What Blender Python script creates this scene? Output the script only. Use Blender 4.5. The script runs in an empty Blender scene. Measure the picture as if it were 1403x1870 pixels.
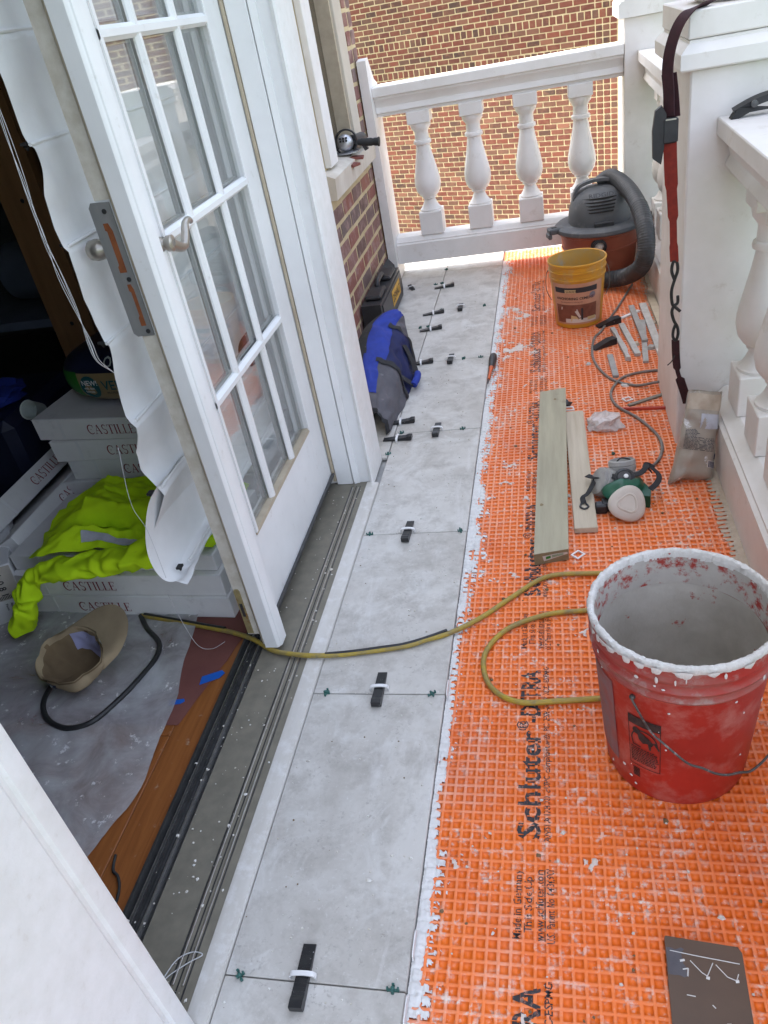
import bpy, bmesh, math, random
from mathutils import Vector, Matrix, Euler, noise
import numpy as np
random.seed(7)
S = bpy.context.scene
COL = S.collection
PI = math.pi
rad = math.radians

# ------------------------------------------------------------------ camera
cam = bpy.data.cameras.new('camera')
cam.sensor_fit = 'VERTICAL'; cam.sensor_height = 24.0
cam.lens = 1414.63 / 1870 * 24.0
cam.clip_start = 0.02; cam.clip_end = 500
camo = bpy.data.objects.new('camera', cam); COL.objects.link(camo)
camo.matrix_world = (Matrix.Translation((0.2779, -1.1687, 1.2720))
    @ Matrix.Rotation(0.27704, 4, 'Z') @ Matrix.Rotation(0.99785, 4, 'X') @ Matrix.Rotation(-0.20091, 4, 'Z'))
S.camera = camo

# ------------------------------------------------------------------ sky, sun, exposure
SUN_EL, SUN_AZ = rad(58), rad(0)           # the sun stands behind the house (-x)
to_sun = Vector((-math.cos(SUN_AZ) * math.cos(SUN_EL), -math.sin(SUN_AZ) * math.cos(SUN_EL), math.sin(SUN_EL)))
W = bpy.data.worlds.new('World'); S.world = W; W.use_nodes = True
wn = W.node_tree
sky = wn.nodes.new('ShaderNodeTexSky'); sky.sky_type = 'NISHITA'; sky.sun_disc = False
sky.sun_elevation = SUN_EL; sky.dust_density = 3.0; sky.air_density = 1.0; sky.ozone_density = 0.6
sky.sun_rotation = math.atan2(to_sun.x, to_sun.y)
hs = wn.nodes.new('ShaderNodeHueSaturation'); hs.inputs['Saturation'].default_value = .62        # sky colour muted so its light is less blue
bg = wn.nodes['Background']; wn.links.new(sky.outputs[0], hs.inputs['Color']); wn.links.new(hs.outputs[0], bg.inputs[0]); bg.inputs[1].default_value = 0.15
sl = bpy.data.lights.new('sun', 'SUN'); sl.energy = 2.4; sl.angle = rad(0.5); sl.color = (1.0, 0.95, 0.86)
so = bpy.data.objects.new('sun', sl); COL.objects.link(so)
so.rotation_euler = to_sun.to_track_quat('Z', 'Y').to_euler()
so.location = to_sun * 30
S.view_settings.view_transform = 'Standard'; S.view_settings.look = 'None'
S.view_settings.exposure = 2.36; S.view_settings.gamma = 1.0
S.render.engine = 'CYCLES'

# ------------------------------------------------------------------ materials
MAT = {}
def nd(nt, t, **k):
    n = nt.nodes.new(t)
    for a, b in k.items(): setattr(n, a, b)
    return n
def mixc(nt, fac, a, b, mode='MIX'):
    n = nd(nt, 'ShaderNodeMix', data_type='RGBA', blend_type=mode)
    for s, v in ((n.inputs[0], fac), (n.inputs[6], a), (n.inputs[7], b)):
        if hasattr(v, 'links') or hasattr(v, 'is_linked'): nt.links.new(v, s)
        elif isinstance(v, (int, float)): s.default_value = v
        else: s.default_value = (*v, 1) if len(v) == 3 else v
    return n.outputs[2]
def ramp(nt, src, lo, hi, a=0.0, b=1.0):
    n = nd(nt, 'ShaderNodeMapRange'); n.clamp = True
    n.inputs[1].default_value = lo; n.inputs[2].default_value = hi; n.inputs[3].default_value = a; n.inputs[4].default_value = b
    nt.links.new(src, n.inputs[0]); return n.outputs[0]
def mth(nt, op, a, b=None):
    n = nd(nt, 'ShaderNodeMath', operation=op)
    for s, v in zip(n.inputs, (a, b)):
        if v is None: continue
        if isinstance(v, (int, float)): s.default_value = v
        else: nt.links.new(v, s)
    return n.outputs[0]
def start(name):
    m = bpy.data.materials.new(name); m.use_nodes = True; nt = m.node_tree
    bs = nt.nodes['Principled BSDF']
    tc = nd(nt, 'ShaderNodeTexCoord'); oi = nd(nt, 'ShaderNodeObjectInfo')
    ad = nd(nt, 'ShaderNodeVectorMath', operation='ADD'); sc = nd(nt, 'ShaderNodeVectorMath', operation='SCALE')
    sc.inputs[0].default_value = (13.1, 7.7, 5.3); nt.links.new(oi.outputs['Random'], sc.inputs[3])
    nt.links.new(tc.outputs['Object'], ad.inputs[0]); nt.links.new(sc.outputs[0], ad.inputs[1])
    MAT[name] = m
    return m, nt, bs, ad.outputs[0], oi
def nz(nt, co, scale, detail=5, rough=0.6, stretch=None, dist=0.0):
    n = nd(nt, 'ShaderNodeTexNoise'); n.inputs['Scale'].default_value = scale; n.inputs['Detail'].default_value = detail
    n.inputs['Roughness'].default_value = rough; n.inputs['Distortion'].default_value = dist
    if stretch:
        v = nd(nt, 'ShaderNodeVectorMath', operation='MULTIPLY'); v.inputs[1].default_value = stretch
        nt.links.new(co, v.inputs[0]); co = v.outputs[0]
    nt.links.new(co, n.inputs['Vector']); return n.outputs[0]
def bump(nt, bs, h, strength=0.3, dist=0.002):
    b = nd(nt, 'ShaderNodeBump'); b.inputs['Strength'].default_value = strength; b.inputs['Distance'].default_value = dist
    nt.links.new(h, b.inputs['Height']); nt.links.new(b.outputs[0], bs.inputs['Normal'])
def mk(name, c, c2=None, rough=0.5, scale=12, lo=.35, hi=.65, dust=None, dsc=25, dlo=.6, dhi=.68, bmp=.15, bsc=90, bd=.001,
       metal=0.0, stretch=None, spec=.4, rnd=0.0, detail=5):
    m, nt, bs, co, oi = start(name)
    c2 = c2 or tuple(x * .82 for x in c)
    col = mixc(nt, ramp(nt, nz(nt, co, scale, detail, .6, stretch), lo, hi), c, c2)
    if dust: col = mixc(nt, ramp(nt, nz(nt, co, dsc, 8, .7), dlo, dhi), col, dust)
    if rnd:
        h = nd(nt, 'ShaderNodeHueSaturation'); nt.links.new(col, h.inputs['Color'])
        nt.links.new(ramp(nt, oi.outputs['Random'], 0, 1, 1 - rnd, 1 + rnd), h.inputs['Value']); col = h.outputs[0]
    nt.links.new(col, bs.inputs['Base Color'])
    bs.inputs['Roughness'].default_value = rough; bs.inputs['Metallic'].default_value = metal
    bs.inputs['Specular IOR Level'].default_value = spec
    if bmp: bump(nt, bs, nz(nt, co, bsc, 4, .6, stretch), bmp, bd)
    return m

mk('white_paint', (.80, .79, .77), (.72, .71, .68), .45, 9, dust=(.56, .51, .44), dsc=18, dlo=.60, dhi=.80, bmp=.2, bsc=60)
mk('rail_paint', (.77, .74, .71), (.70, .67, .63), .5, 7, dust=(.54, .49, .42), dsc=15, dlo=.58, dhi=.80, bmp=.25, bsc=45)
mk('door_paint', (.80, .80, .79), (.74, .74, .73), .38, 6, dust=(.52, .48, .42), dsc=24, dlo=.62, dhi=.80, bmp=.08, bsc=70)
mk('stucco_paint', (.80, .79, .77), (.74, .73, .70), .6, 30, dust=(.66, .63, .58), dsc=60, dlo=.6, dhi=.8, bmp=.4, bsc=160)
mk('old_paint', (.70, .66, .58), (.58, .53, .44), .5, 40, dust=(.35, .22, .12), dsc=70, dlo=.70, dhi=.74, bmp=.3, bsc=60)
mk('tan_strip', (.48, .41, .30), (.40, .33, .24), .6, 20)
mk('tan_paint', (.55, .50, .42), (.50, .45, .38), .5, 8)
mk('sill_metal', (.225, .205, .16), (.18, .165, .13), .5, 30, dust=(.38, .37, .33), dsc=120, dlo=.68, dhi=.76, metal=.1, bmp=.15, bsc=200)
mk('dark_metal', (.10, .10, .10), (.07, .07, .07), .35, 40, metal=.6, dust=(.35, .35, .34), dsc=90, dlo=.68, dhi=.75)
mk('bright_metal', (.62, .60, .56), (.50, .48, .45), .3, 50, metal=.9)
mk('plate_metal', (.44, .44, .43), (.34, .34, .33), .42, 25, metal=.55, stretch=(1, 1, .15))
mk('nickel', (.42, .39, .34), (.36, .33, .29), .32, 30, metal=.8)
mk('brass', (.50, .42, .20), (.35, .28, .15), .45, 60, metal=.5, dust=(.40, .20, .06), dsc=60, dlo=.55, dhi=.62)
mk('slot_wood', (.28, .09, .03), (.20, .06, .02), .7, 60)
mk('strip_white', (.62, .60, .56), (.54, .51, .46), .6, 25, dust=(.74, .73, .71), dsc=30, dlo=.5, dhi=.8, bmp=.4, stretch=(1, .15, 1))
mk('mortar_bed', (.42, .41, .39), None, .9, 30)
mk('black_plastic', (.022, .022, .024), (.035, .035, .037), .42, 30, dust=(.30, .30, .30), dsc=60, dlo=.70, dhi=.76)
mk('black_wedge', (.018, .018, .020), (.03, .03, .03), .35, 50, dust=(.55, .55, .55), dsc=55, dlo=.66, dhi=.72)
mk('vac_grey', (.075, .080, .088), (.10, .105, .11), .55, 10, dust=(.30, .29, .28), dsc=9, dlo=.52, dhi=.95, bmp=.25, bsc=200)
mk('vac_drum', (.30, .085, .045), (.25, .07, .04), .45, 12, dust=(.40, .25, .18), dsc=9, dlo=.55, dhi=.95)
mk('hose', (.045, .048, .052), (.06, .062, .066), .5, 20, dust=(.25, .25, .24), dsc=20, dlo=.6, dhi=.9)
mk('rubber', (.02, .02, .02), (.03, .03, .03), .7, 30)
mk('clip_white', (.80, .79, .78), (.72, .71, .70), .4, 40)
mk('spacer_green', (.04, .13, .11), (.03, .10, .09), .45, 40, dust=(.6, .6, .6), dsc=120, dlo=.66, dhi=.7)
mk('pail_yellow', (.62, .30, .02), (.50, .24, .03), .4, 10, dust=(.40, .30, .16), dsc=14, dlo=.54, dhi=.80, bmp=.1)
mk('pail_inside', (.52, .30, .06), (.42, .30, .12), .7, 12, dust=(.38, .33, .24), dsc=14, dlo=.52, dhi=.66, bmp=.4, bsc=40)
mk('label_pink', (.52, .27, .17), (.45, .23, .14), .5, 20, dust=(.55, .40, .30), dsc=14, dlo=.5, dhi=.9)
mk('label_black', (.03, .03, .035), None, .5, 20)
mk('label_brown', (.14, .05, .03), (.22, .08, .05), .5, 30)
mk('label_white', (.62, .56, .50), None, .5, 20)
mk('label_cream', (.60, .45, .22), None, .5, 20)
mk('ink', (.012, .012, .014), (.05, .04, .04), .6, 60)
mk('bucket_red', (.42, .025, .016), (.34, .024, .018), .42, 6, dust=(.52, .24, .20), dsc=14, dlo=.50, dhi=.86, bmp=.12, bsc=60)
mk('bucket_band', (.40, .03, .022), (.33, .13, .11), .5, 9, lo=.40, hi=.66, dust=(.40, .36, .33), dsc=16, dlo=.52, dhi=.72, stretch=(1, 1, 3), bmp=.3)
mk('bucket_inside_top', (.56, .53, .49), (.45, .42, .38), .8, 9, dust=(.38, .05, .04), dsc=34, dlo=.49, dhi=.60, bmp=.6, bsc=35, bd=.003)
mk('rim_mortar', (.70, .69, .67), (.60, .58, .55), .85, 30, dust=(.42, .05, .04), dsc=38, dlo=.63, dhi=.66, bmp=.8, bsc=120, bd=.003)
mk('bucket_inside', (.56, .53, .48), (.40, .37, .32), .8, 7, dust=(.40, .09, .075), dsc=16, dlo=.64, dhi=.68, bmp=.6, bsc=35, bd=.003)
mk('thinset_thin', (.70, .62, .56), (.62, .50, .42), .85, 60, bmp=.6, bsc=180, bd=.002)
mk('thinset', (.74, .73, .71), (.66, .65, .63), .85, 40, bmp=.6, bsc=180, bd=.002)
mk('thinset_beige', (.52, .44, .35), (.44, .36, .28), .9, 30, bmp=.6, bsc=150, bd=.002)
mk('grey_blue_label', (.18, .18, .21), (.30, .10, .09), .6, 14)
mk('tile_cut', (.46, .45, .43), (.36, .35, .33), .6, 40, rnd=.30, dust=(.66, .66, .65), dsc=30, dlo=.6, dhi=.7)
mk('wood_treated', (.43, .395, .28), (.33, .30, .21), .7, 5, lo=.3, hi=.7, stretch=(9, .7, 9), dust=(.26, .24, .17), dsc=7, dlo=.66, dhi=.72, bmp=.2, bsc=60)
mk('wood_pale', (.56, .49, .38), (.46, .39, .29), .7, 6, stretch=(10, .6, 10), bmp=.2, bsc=50)
mk('wood_end', (.26, .20, .11), (.20, .15, .08), .8, 60)
mk('wire', (.10, .095, .09), (.25, .24, .23), .45, 70, lo=.55, hi=.65, metal=.4)
mk('cord_grey', (.15, .135, .12), (.20, .18, .16), .6, 40, dust=(.35, .33, .30), dsc=50, dlo=.55, dhi=.7)
mk('cord_yellow', (.42, .30, .035), (.30, .22, .06), .45, 20, dust=(.20, .17, .09), dsc=26, dlo=.5, dhi=.7)
mk('cord_black', (.018, .018, .02), (.03, .03, .03), .4, 30, dust=(.5, .5, .5), dsc=70, dlo=.66, dhi=.70)
mk('resp_green', (.012, .10, .055), (.01, .08, .045), .35, 20)
mk('resp_grey', (.36, .35, .33), (.28, .27, .26), .4, 12, dust=(.48, .46, .42), dsc=20, dlo=.5, dhi=.8)
mk('resp_filter', (.60, .55, .48), (.52, .46, .40), .45, 14, dust=(.40, .34, .28), dsc=18, dlo=.55, dhi=.9)
mk('brown_tile', (.12, .075, .050), (.10, .064, .044), .5, 9, dust=(.30, .27, .26), dsc=7, dlo=.60, dhi=.85, bmp=.1)
mk('orange_plastic', (.60, .12, .03), None, .4, 20)
mk('red_plastic', (.50, .06, .03), (.42, .06, .04), .45, 20)
mk('strap_red', (.26, .028, .016), (.20, .022, .014), .75, 70, bmp=.4, bsc=400)
mk('strap_dark', (.045, .012, .016), (.03, .01, .013), .8, 70, bmp=.4, bsc=400)
mk('bag_blue', (.020, .045, .32), (.016, .034, .24), .8, 20, dust=(.20, .22, .35), dsc=40, dlo=.66, dhi=.76, bmp=.5, bsc=300)
mk('bag_navy', (.010, .016, .085), (.008, .012, .06), .8, 20, bmp=.5, bsc=300)
mk('bag_grey', (.125, .118, .13), (.09, .086, .098), .85, 14, dust=(.36, .35, .36), dsc=22, dlo=.60, dhi=.8, bmp=.5, bsc=300)
mk('bag_black', (.018, .018, .02), (.03, .03, .033), .8, 30, bmp=.4, bsc=300, dust=(.2, .2, .2), dsc=40, dlo=.64, dhi=.75)
mk('yellow_label', (.62, .34, .02), (.5, .28, .03), .5, 30)
mk('grinder_alu', (.55, .56, .58), (.40, .40, .42), .35, 60, metal=.7)
mk('red_tile', (.22, .07, .05), (.18, .06, .05), .7, 40)
mk('stone_sill', (.62, .57, .49), (.52, .46, .38), .7, 14, dust=(.40, .33, .26), dsc=22, dlo=.62, dhi=.75, bmp=.3, stretch=(1, 1, .3))
mk('mortar', (.58, .475, .29), (.47, .37, .21), .9, 9, bmp=.7, bsc=120, bd=.003)
mk('flashing', (.035, .035, .037), (.05, .05, .05), .6, 30)
mk('carton', (.82, .81, .80), (.76, .75, .74), .75, 9, dust=(.55, .54, .53), dsc=16, dlo=.58, dhi=.8, rnd=.08)
mk('carton_white', (.80, .80, .80), (.75, .75, .75), .7, 10)
mk('carton_red', (.26, .012, .025), (.20, .012, .022), .7, 30)
mk('hi_vis', (.62, .90, .008), (.54, .82, .008), .85, 14, dust=(.38, .55, .02), dsc=18, dlo=.62, dhi=.8, bmp=.4, bsc=250)
mk('reflective', (.5, .5, .55), None, .4, 60)
mk('cap_tan', (.36, .28, .17), (.30, .23, .14), .9, 20, bmp=.5, bsc=350)
mk('cap_brown', (.20, .14, .075), (.16, .11, .06), .9, 20, bmp=.4, bsc=300)
mk('cap_lining', (.40, .40, .60), (.34, .34, .52), .9, 20)
mk('shade_fabric', (.80, .80, .79), (.74, .74, .73), .9, 10, bmp=.3, bsc=300)
mk('cabinet_wood', (.26, .135, .055), (.20, .10, .04), .5, 5, stretch=(6, 6, .6))
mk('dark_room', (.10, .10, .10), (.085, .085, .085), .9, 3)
mk('dark_navy', (.010, .014, .035), (.016, .02, .05), .4, 8)
mk('pail_dark', (.10, .12, .16), (.08, .10, .13), .6, 9)
mk('cup_white', (.55, .60, .56), (.48, .53, .50), .5, 9)
mk('tape_blue', (.01, .12, .55), (.01, .10, .45), .6, 20)
mk('rosin_paper', (.20, .075, .06), (.17, .06, .05), .9, 10, bmp=.3)
mk('bag_tan', (.30, .22, .11), (.26, .19, .09), .5, 12)
mk('bag_green', (.03, .20, .02), (.025, .16, .02), .5, 12)
mk('bag_teal', (.01, .10, .11), None, .5, 20)
mk('grass', (.045, .085, .02), (.07, .11, .03), .9, 2)
mk('paving', (.42, .38, .32), (.36, .32, .27), .9, 2)
mk('shading_slab', (.50, .46, .40), None, .8, 4)
mk('plaster_white', (.5, .48, .45), None, .9, 4)
mk('chip_white', (.72, .71, .68), (.55, .50, .42), .8, 60)
mk('string', (.62, .62, .62), None, .8, 60)
mk('pane_brown', (.11, .085, .055), (.09, .07, .045), .25, 3)

# wood floor plank
m, nt, bs, co, oi = start('floor_plank')
c = mixc(nt, ramp(nt, nz(nt, co, 5, 8, .65, (12, .8, 12), 1.2), .3, .7), (.36, .13, .036), (.22, .07, .02))
c = mixc(nt, ramp(nt, nz(nt, co, 40, 6), .66, .74), c, (.40, .25, .16))
nt.links.new(c, bs.inputs['Base Color']); bs.inputs['Roughness'].default_value = .35

# stone-look porcelain tile
m, nt, bs, co, oi = start('tile_stone')
n1 = nz(nt, co, 4.5, 12, .68, None, .6); n2 = nz(nt, co, 14, 10, .7); n3 = nz(nt, co, 130, 3)
c = mixc(nt, ramp(nt, n1, .36, .62), (.59, .57, .53), (.46, .435, .395))
c = mixc(nt, ramp(nt, n2, .48, .72), c, (.36, .335, .30))
c = mixc(nt, ramp(nt, nz(nt, co, 7, 9, .7, None, 1.0), .52, .72), c, (.63, .62, .59))
c = mixc(nt, ramp(nt, n3, .62, .78, 0, .5), c, (.70, .70, .69))
c = mixc(nt, ramp(nt, nz(nt, co, 26, 6, .8, None, 2.5), .645, .67, 0, .6), c, (.28, .25, .22))
c = mixc(nt, mth(nt, 'MULTIPLY', ramp(nt, nz(nt, co, 90, 4, .8), .56, .66), ramp(nt, nz(nt, co, 9, 5), .46, .62)), c, (.36, .34, .31))
c = mixc(nt, ramp(nt, nz(nt, co, 3.2, 8, .75, (1, .35, 1), 1.5), .56, .70, 0, .55), c, (.70, .69, .67))
nt.links.new(c, bs.inputs['Base Color']); bs.inputs['Roughness'].default_value = .5
bs.inputs['Specular IOR Level'].default_value = .3
bump(nt, bs, n2, .12, .002)

# orange uncoupling membrane: clean studs below, mortar haze on the top of the ridges
m, nt, bs, co, oi = start('membrane_orange')
g = nd(nt, 'ShaderNodeNewGeometry'); sx = nd(nt, 'ShaderNodeSeparateXYZ'); nt.links.new(g.outputs['Position'], sx.inputs[0])
ridge = ramp(nt, sx.outputs[2], -.0138, -.0123)
p = g.outputs['Position']
orange = mixc(nt, ramp(nt, nz(nt, p, 5, 4), .35, .65), (.94, .185, .008), (.88, .155, .007))
haze = ramp(nt, nz(nt, p, 9, 10, .74), .30, .72, .08, .95)
hz = mth(nt, 'MULTIPLY', haze, ramp(nt, ridge, 0, 1, .10, 1.0))
# dust gets thicker along the far stretch where nobody walked it off
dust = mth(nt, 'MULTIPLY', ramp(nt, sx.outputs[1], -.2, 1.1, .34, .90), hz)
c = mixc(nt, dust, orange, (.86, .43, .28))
spots = mth(nt, 'MULTIPLY', ramp(nt, nz(nt, p, 60, 6, .7), .52, .64), ramp(nt, nz(nt, p, 6, 6, .6), .38, .62))
c = mixc(nt, spots, c, (.76, .66, .58))
c = mixc(nt, mth(nt, 'MULTIPLY', ramp(nt, nz(nt, p, 3.5, 8, .7, None, 1.0), .52, .76), ramp(nt, ridge, 0, 1, .10, .7)), c, (.82, .66, .56))
c = mixc(nt, ramp(nt, nz(nt, p, 2.6, 6, .6), .50, .72, 0, .5), c, (.62, .10, .012))
c = mixc(nt, ramp(nt, nz(nt, p, 45, 6, .8), .70, .735), c, (.30, .13, .07))
nt.links.new(c, bs.inputs['Base Color']); bs.inputs['Roughness'].default_value = .5
bump(nt, bs, nz(nt, p, 150, 4), .25, .001)

# worn black print on the membrane
m, nt, bs, co, oi = start('membrane_ink')
g = nd(nt, 'ShaderNodeNewGeometry'); p = g.outputs['Position']
c = mixc(nt, ramp(nt, nz(nt, p, 70, 6, .7), .56, .66), (.022, .024, .03), (.40, .22, .17))
nt.links.new(c, bs.inputs['Base Color']); bs.inputs['Roughness'].default_value = .6

# bricks (one colour per brick)
def brick_mat(name, island, stops, wear):
    m, nt, bs, co, oi = start(name)
    g = nd(nt, 'ShaderNodeNewGeometry')
    r = g.outputs['Random Per Island'] if island else oi.outputs['Random']
    cr = nd(nt, 'ShaderNodeValToRGB'); cr.color_ramp.interpolation = 'LINEAR'
    el = cr.color_ramp.elements
    el[0].position = 0; el[0].color = (*stops[0], 1); el[1].position = 1; el[1].color = (*stops[-1], 1)
    for i, s in enumerate(stops[1:-1]):
        e = el.new((i + 1) / (len(stops) - 1)); e.color = (*s, 1)
    nt.links.new(r, cr.inputs[0])
    p = g.outputs['Position']
    c = mixc(nt, ramp(nt, nz(nt, p, 16 if not island else 12, 8, .7), .48, .70), cr.outputs[0], wear)
    c = mixc(nt, ramp(nt, nz(nt, p, 40, 5, .7), .58, .72, 0, .6), c, (.10, .045, .035))
    nt.links.new(c, bs.inputs['Base Color']); bs.inputs['Roughness'].default_value = .85
    bump(nt, bs, nz(nt, p, 60, 5, .7), .6, .004)
FARB = [(.150, .036, .020), (.100, .027, .017), (.18, .048, .026), (.055, .028, .020), (.150, .040, .022), (.100, .050, .032), (.195, .075, .043)]
brick_mat('brick_far', False, FARB, (.17, .075, .042)); brick_mat('brick_far_stuff', True, FARB, (.17, .075, .042))
brick_mat('brick_house', False, [(.26, .095, .070), (.20, .072, .056), (.15, .105, .095), (.30, .12, .085), (.10, .065, .055), (.25, .12, .10)], (.36, .24, .21))
# brick pattern for the stretches too far out of view to build brick by brick
m, nt, bs, co, oi = start('brick_pattern')
bt = nd(nt, 'ShaderNodeTexBrick'); bt.inputs['Scale'].default_value = 1.0
bt.inputs['Color1'].default_value = (.20, .06, .035, 1); bt.inputs['Color2'].default_value = (.14, .045, .03, 1); bt.inputs['Mortar'].default_value = (.58, .46, .28, 1)
bt.inputs['Mortar Size'].default_value = .008; bt.inputs['Brick Width'].default_value = .186; bt.inputs['Row Height'].default_value = .074
g = nd(nt, 'ShaderNodeNewGeometry'); sx = nd(nt, 'ShaderNodeSeparateXYZ'); nt.links.new(g.outputs['Position'], sx.inputs[0])
cb = nd(nt, 'ShaderNodeCombineXYZ'); nt.links.new(mth(nt, 'ADD', sx.outputs[0], sx.outputs[1]), cb.inputs[0]); nt.links.new(sx.outputs[2], cb.inputs[1])
nt.links.new(cb.outputs[0], bt.inputs['Vector']); nt.links.new(bt.outputs[0], bs.inputs['Base Color']); bs.inputs['Roughness'].default_value = .9

# window glass: clear with a fresnel reflection
def glassm(name, tint, boost):
    m, nt, bs, co, oi = start(name); out = nt.nodes['Material Output']
    nt.nodes.remove(bs)
    tr = nd(nt, 'ShaderNodeBsdfTransparent'); tr.inputs[0].default_value = (*tint, 1)
    gl = nd(nt, 'ShaderNodeBsdfGlossy'); gl.inputs['Roughness'].default_value = .015
    ge = nd(nt, 'ShaderNodeNewGeometry'); dt = nd(nt, 'ShaderNodeVectorMath', operation='DOT_PRODUCT')
    nt.links.new(ge.outputs['Incoming'], dt.inputs[0]); nt.links.new(ge.outputs['Normal'], dt.inputs[1])
    fr = mth(nt, 'POWER', mth(nt, 'SUBTRACT', 1.0, mth(nt, 'ABSOLUTE', dt.outputs['Value'])), 5.0)
    mx = nd(nt, 'ShaderNodeMixShader')
    nt.links.new(ramp(nt, fr, 0, 1, boost, 1), mx.inputs[0]); nt.links.new(tr.outputs[0], mx.inputs[1]); nt.links.new(gl.outputs[0], mx.inputs[2])
    nt.links.new(mx.outputs[0], out.inputs[0])
glassm('glass', (.98, .99, .985), .12)
# thin clear sheeting
def filmm(name, col, a_lo, a_hi, sc, rough=.3):
    m, nt, bs, co, oi = start(name); out = nt.nodes['Material Output']
    bs.inputs['Base Color'].default_value = (*col, 1); bs.inputs['Roughness'].default_value = rough
    tr = nd(nt, 'ShaderNodeBsdfTransparent'); mx = nd(nt, 'ShaderNodeMixShader')
    n = nz(nt, co, sc, 8, .65, None, .6)
    f = ramp(nt, n, .3, .7, a_lo, a_hi)
    sp = ramp(nt, nz(nt, co, 24, 8, .75), .585, .63)
    f = mth(nt, 'MAXIMUM', f, sp)
    c = mixc(nt, sp, col, (.72, .72, .72)); nt.links.new(c, bs.inputs['Base Color'])
    nt.links.new(f, mx.inputs[0]); nt.links.new(tr.outputs[0], mx.inputs[1]); nt.links.new(bs.outputs[0], mx.inputs[2]); nt.links.new(mx.outputs[0], out.inputs[0])
    bump(nt, bs, n, .3, .004)
filmm('plastic_sheet', (.58, .59, .60), .34, .80, 9, .2)
filmm('plastic_bag', (.72, .70, .68), .35, .85, 30)
filmm('grout_bag', (.40, .35, .29), .86, 1.0, 20, .35)

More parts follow.
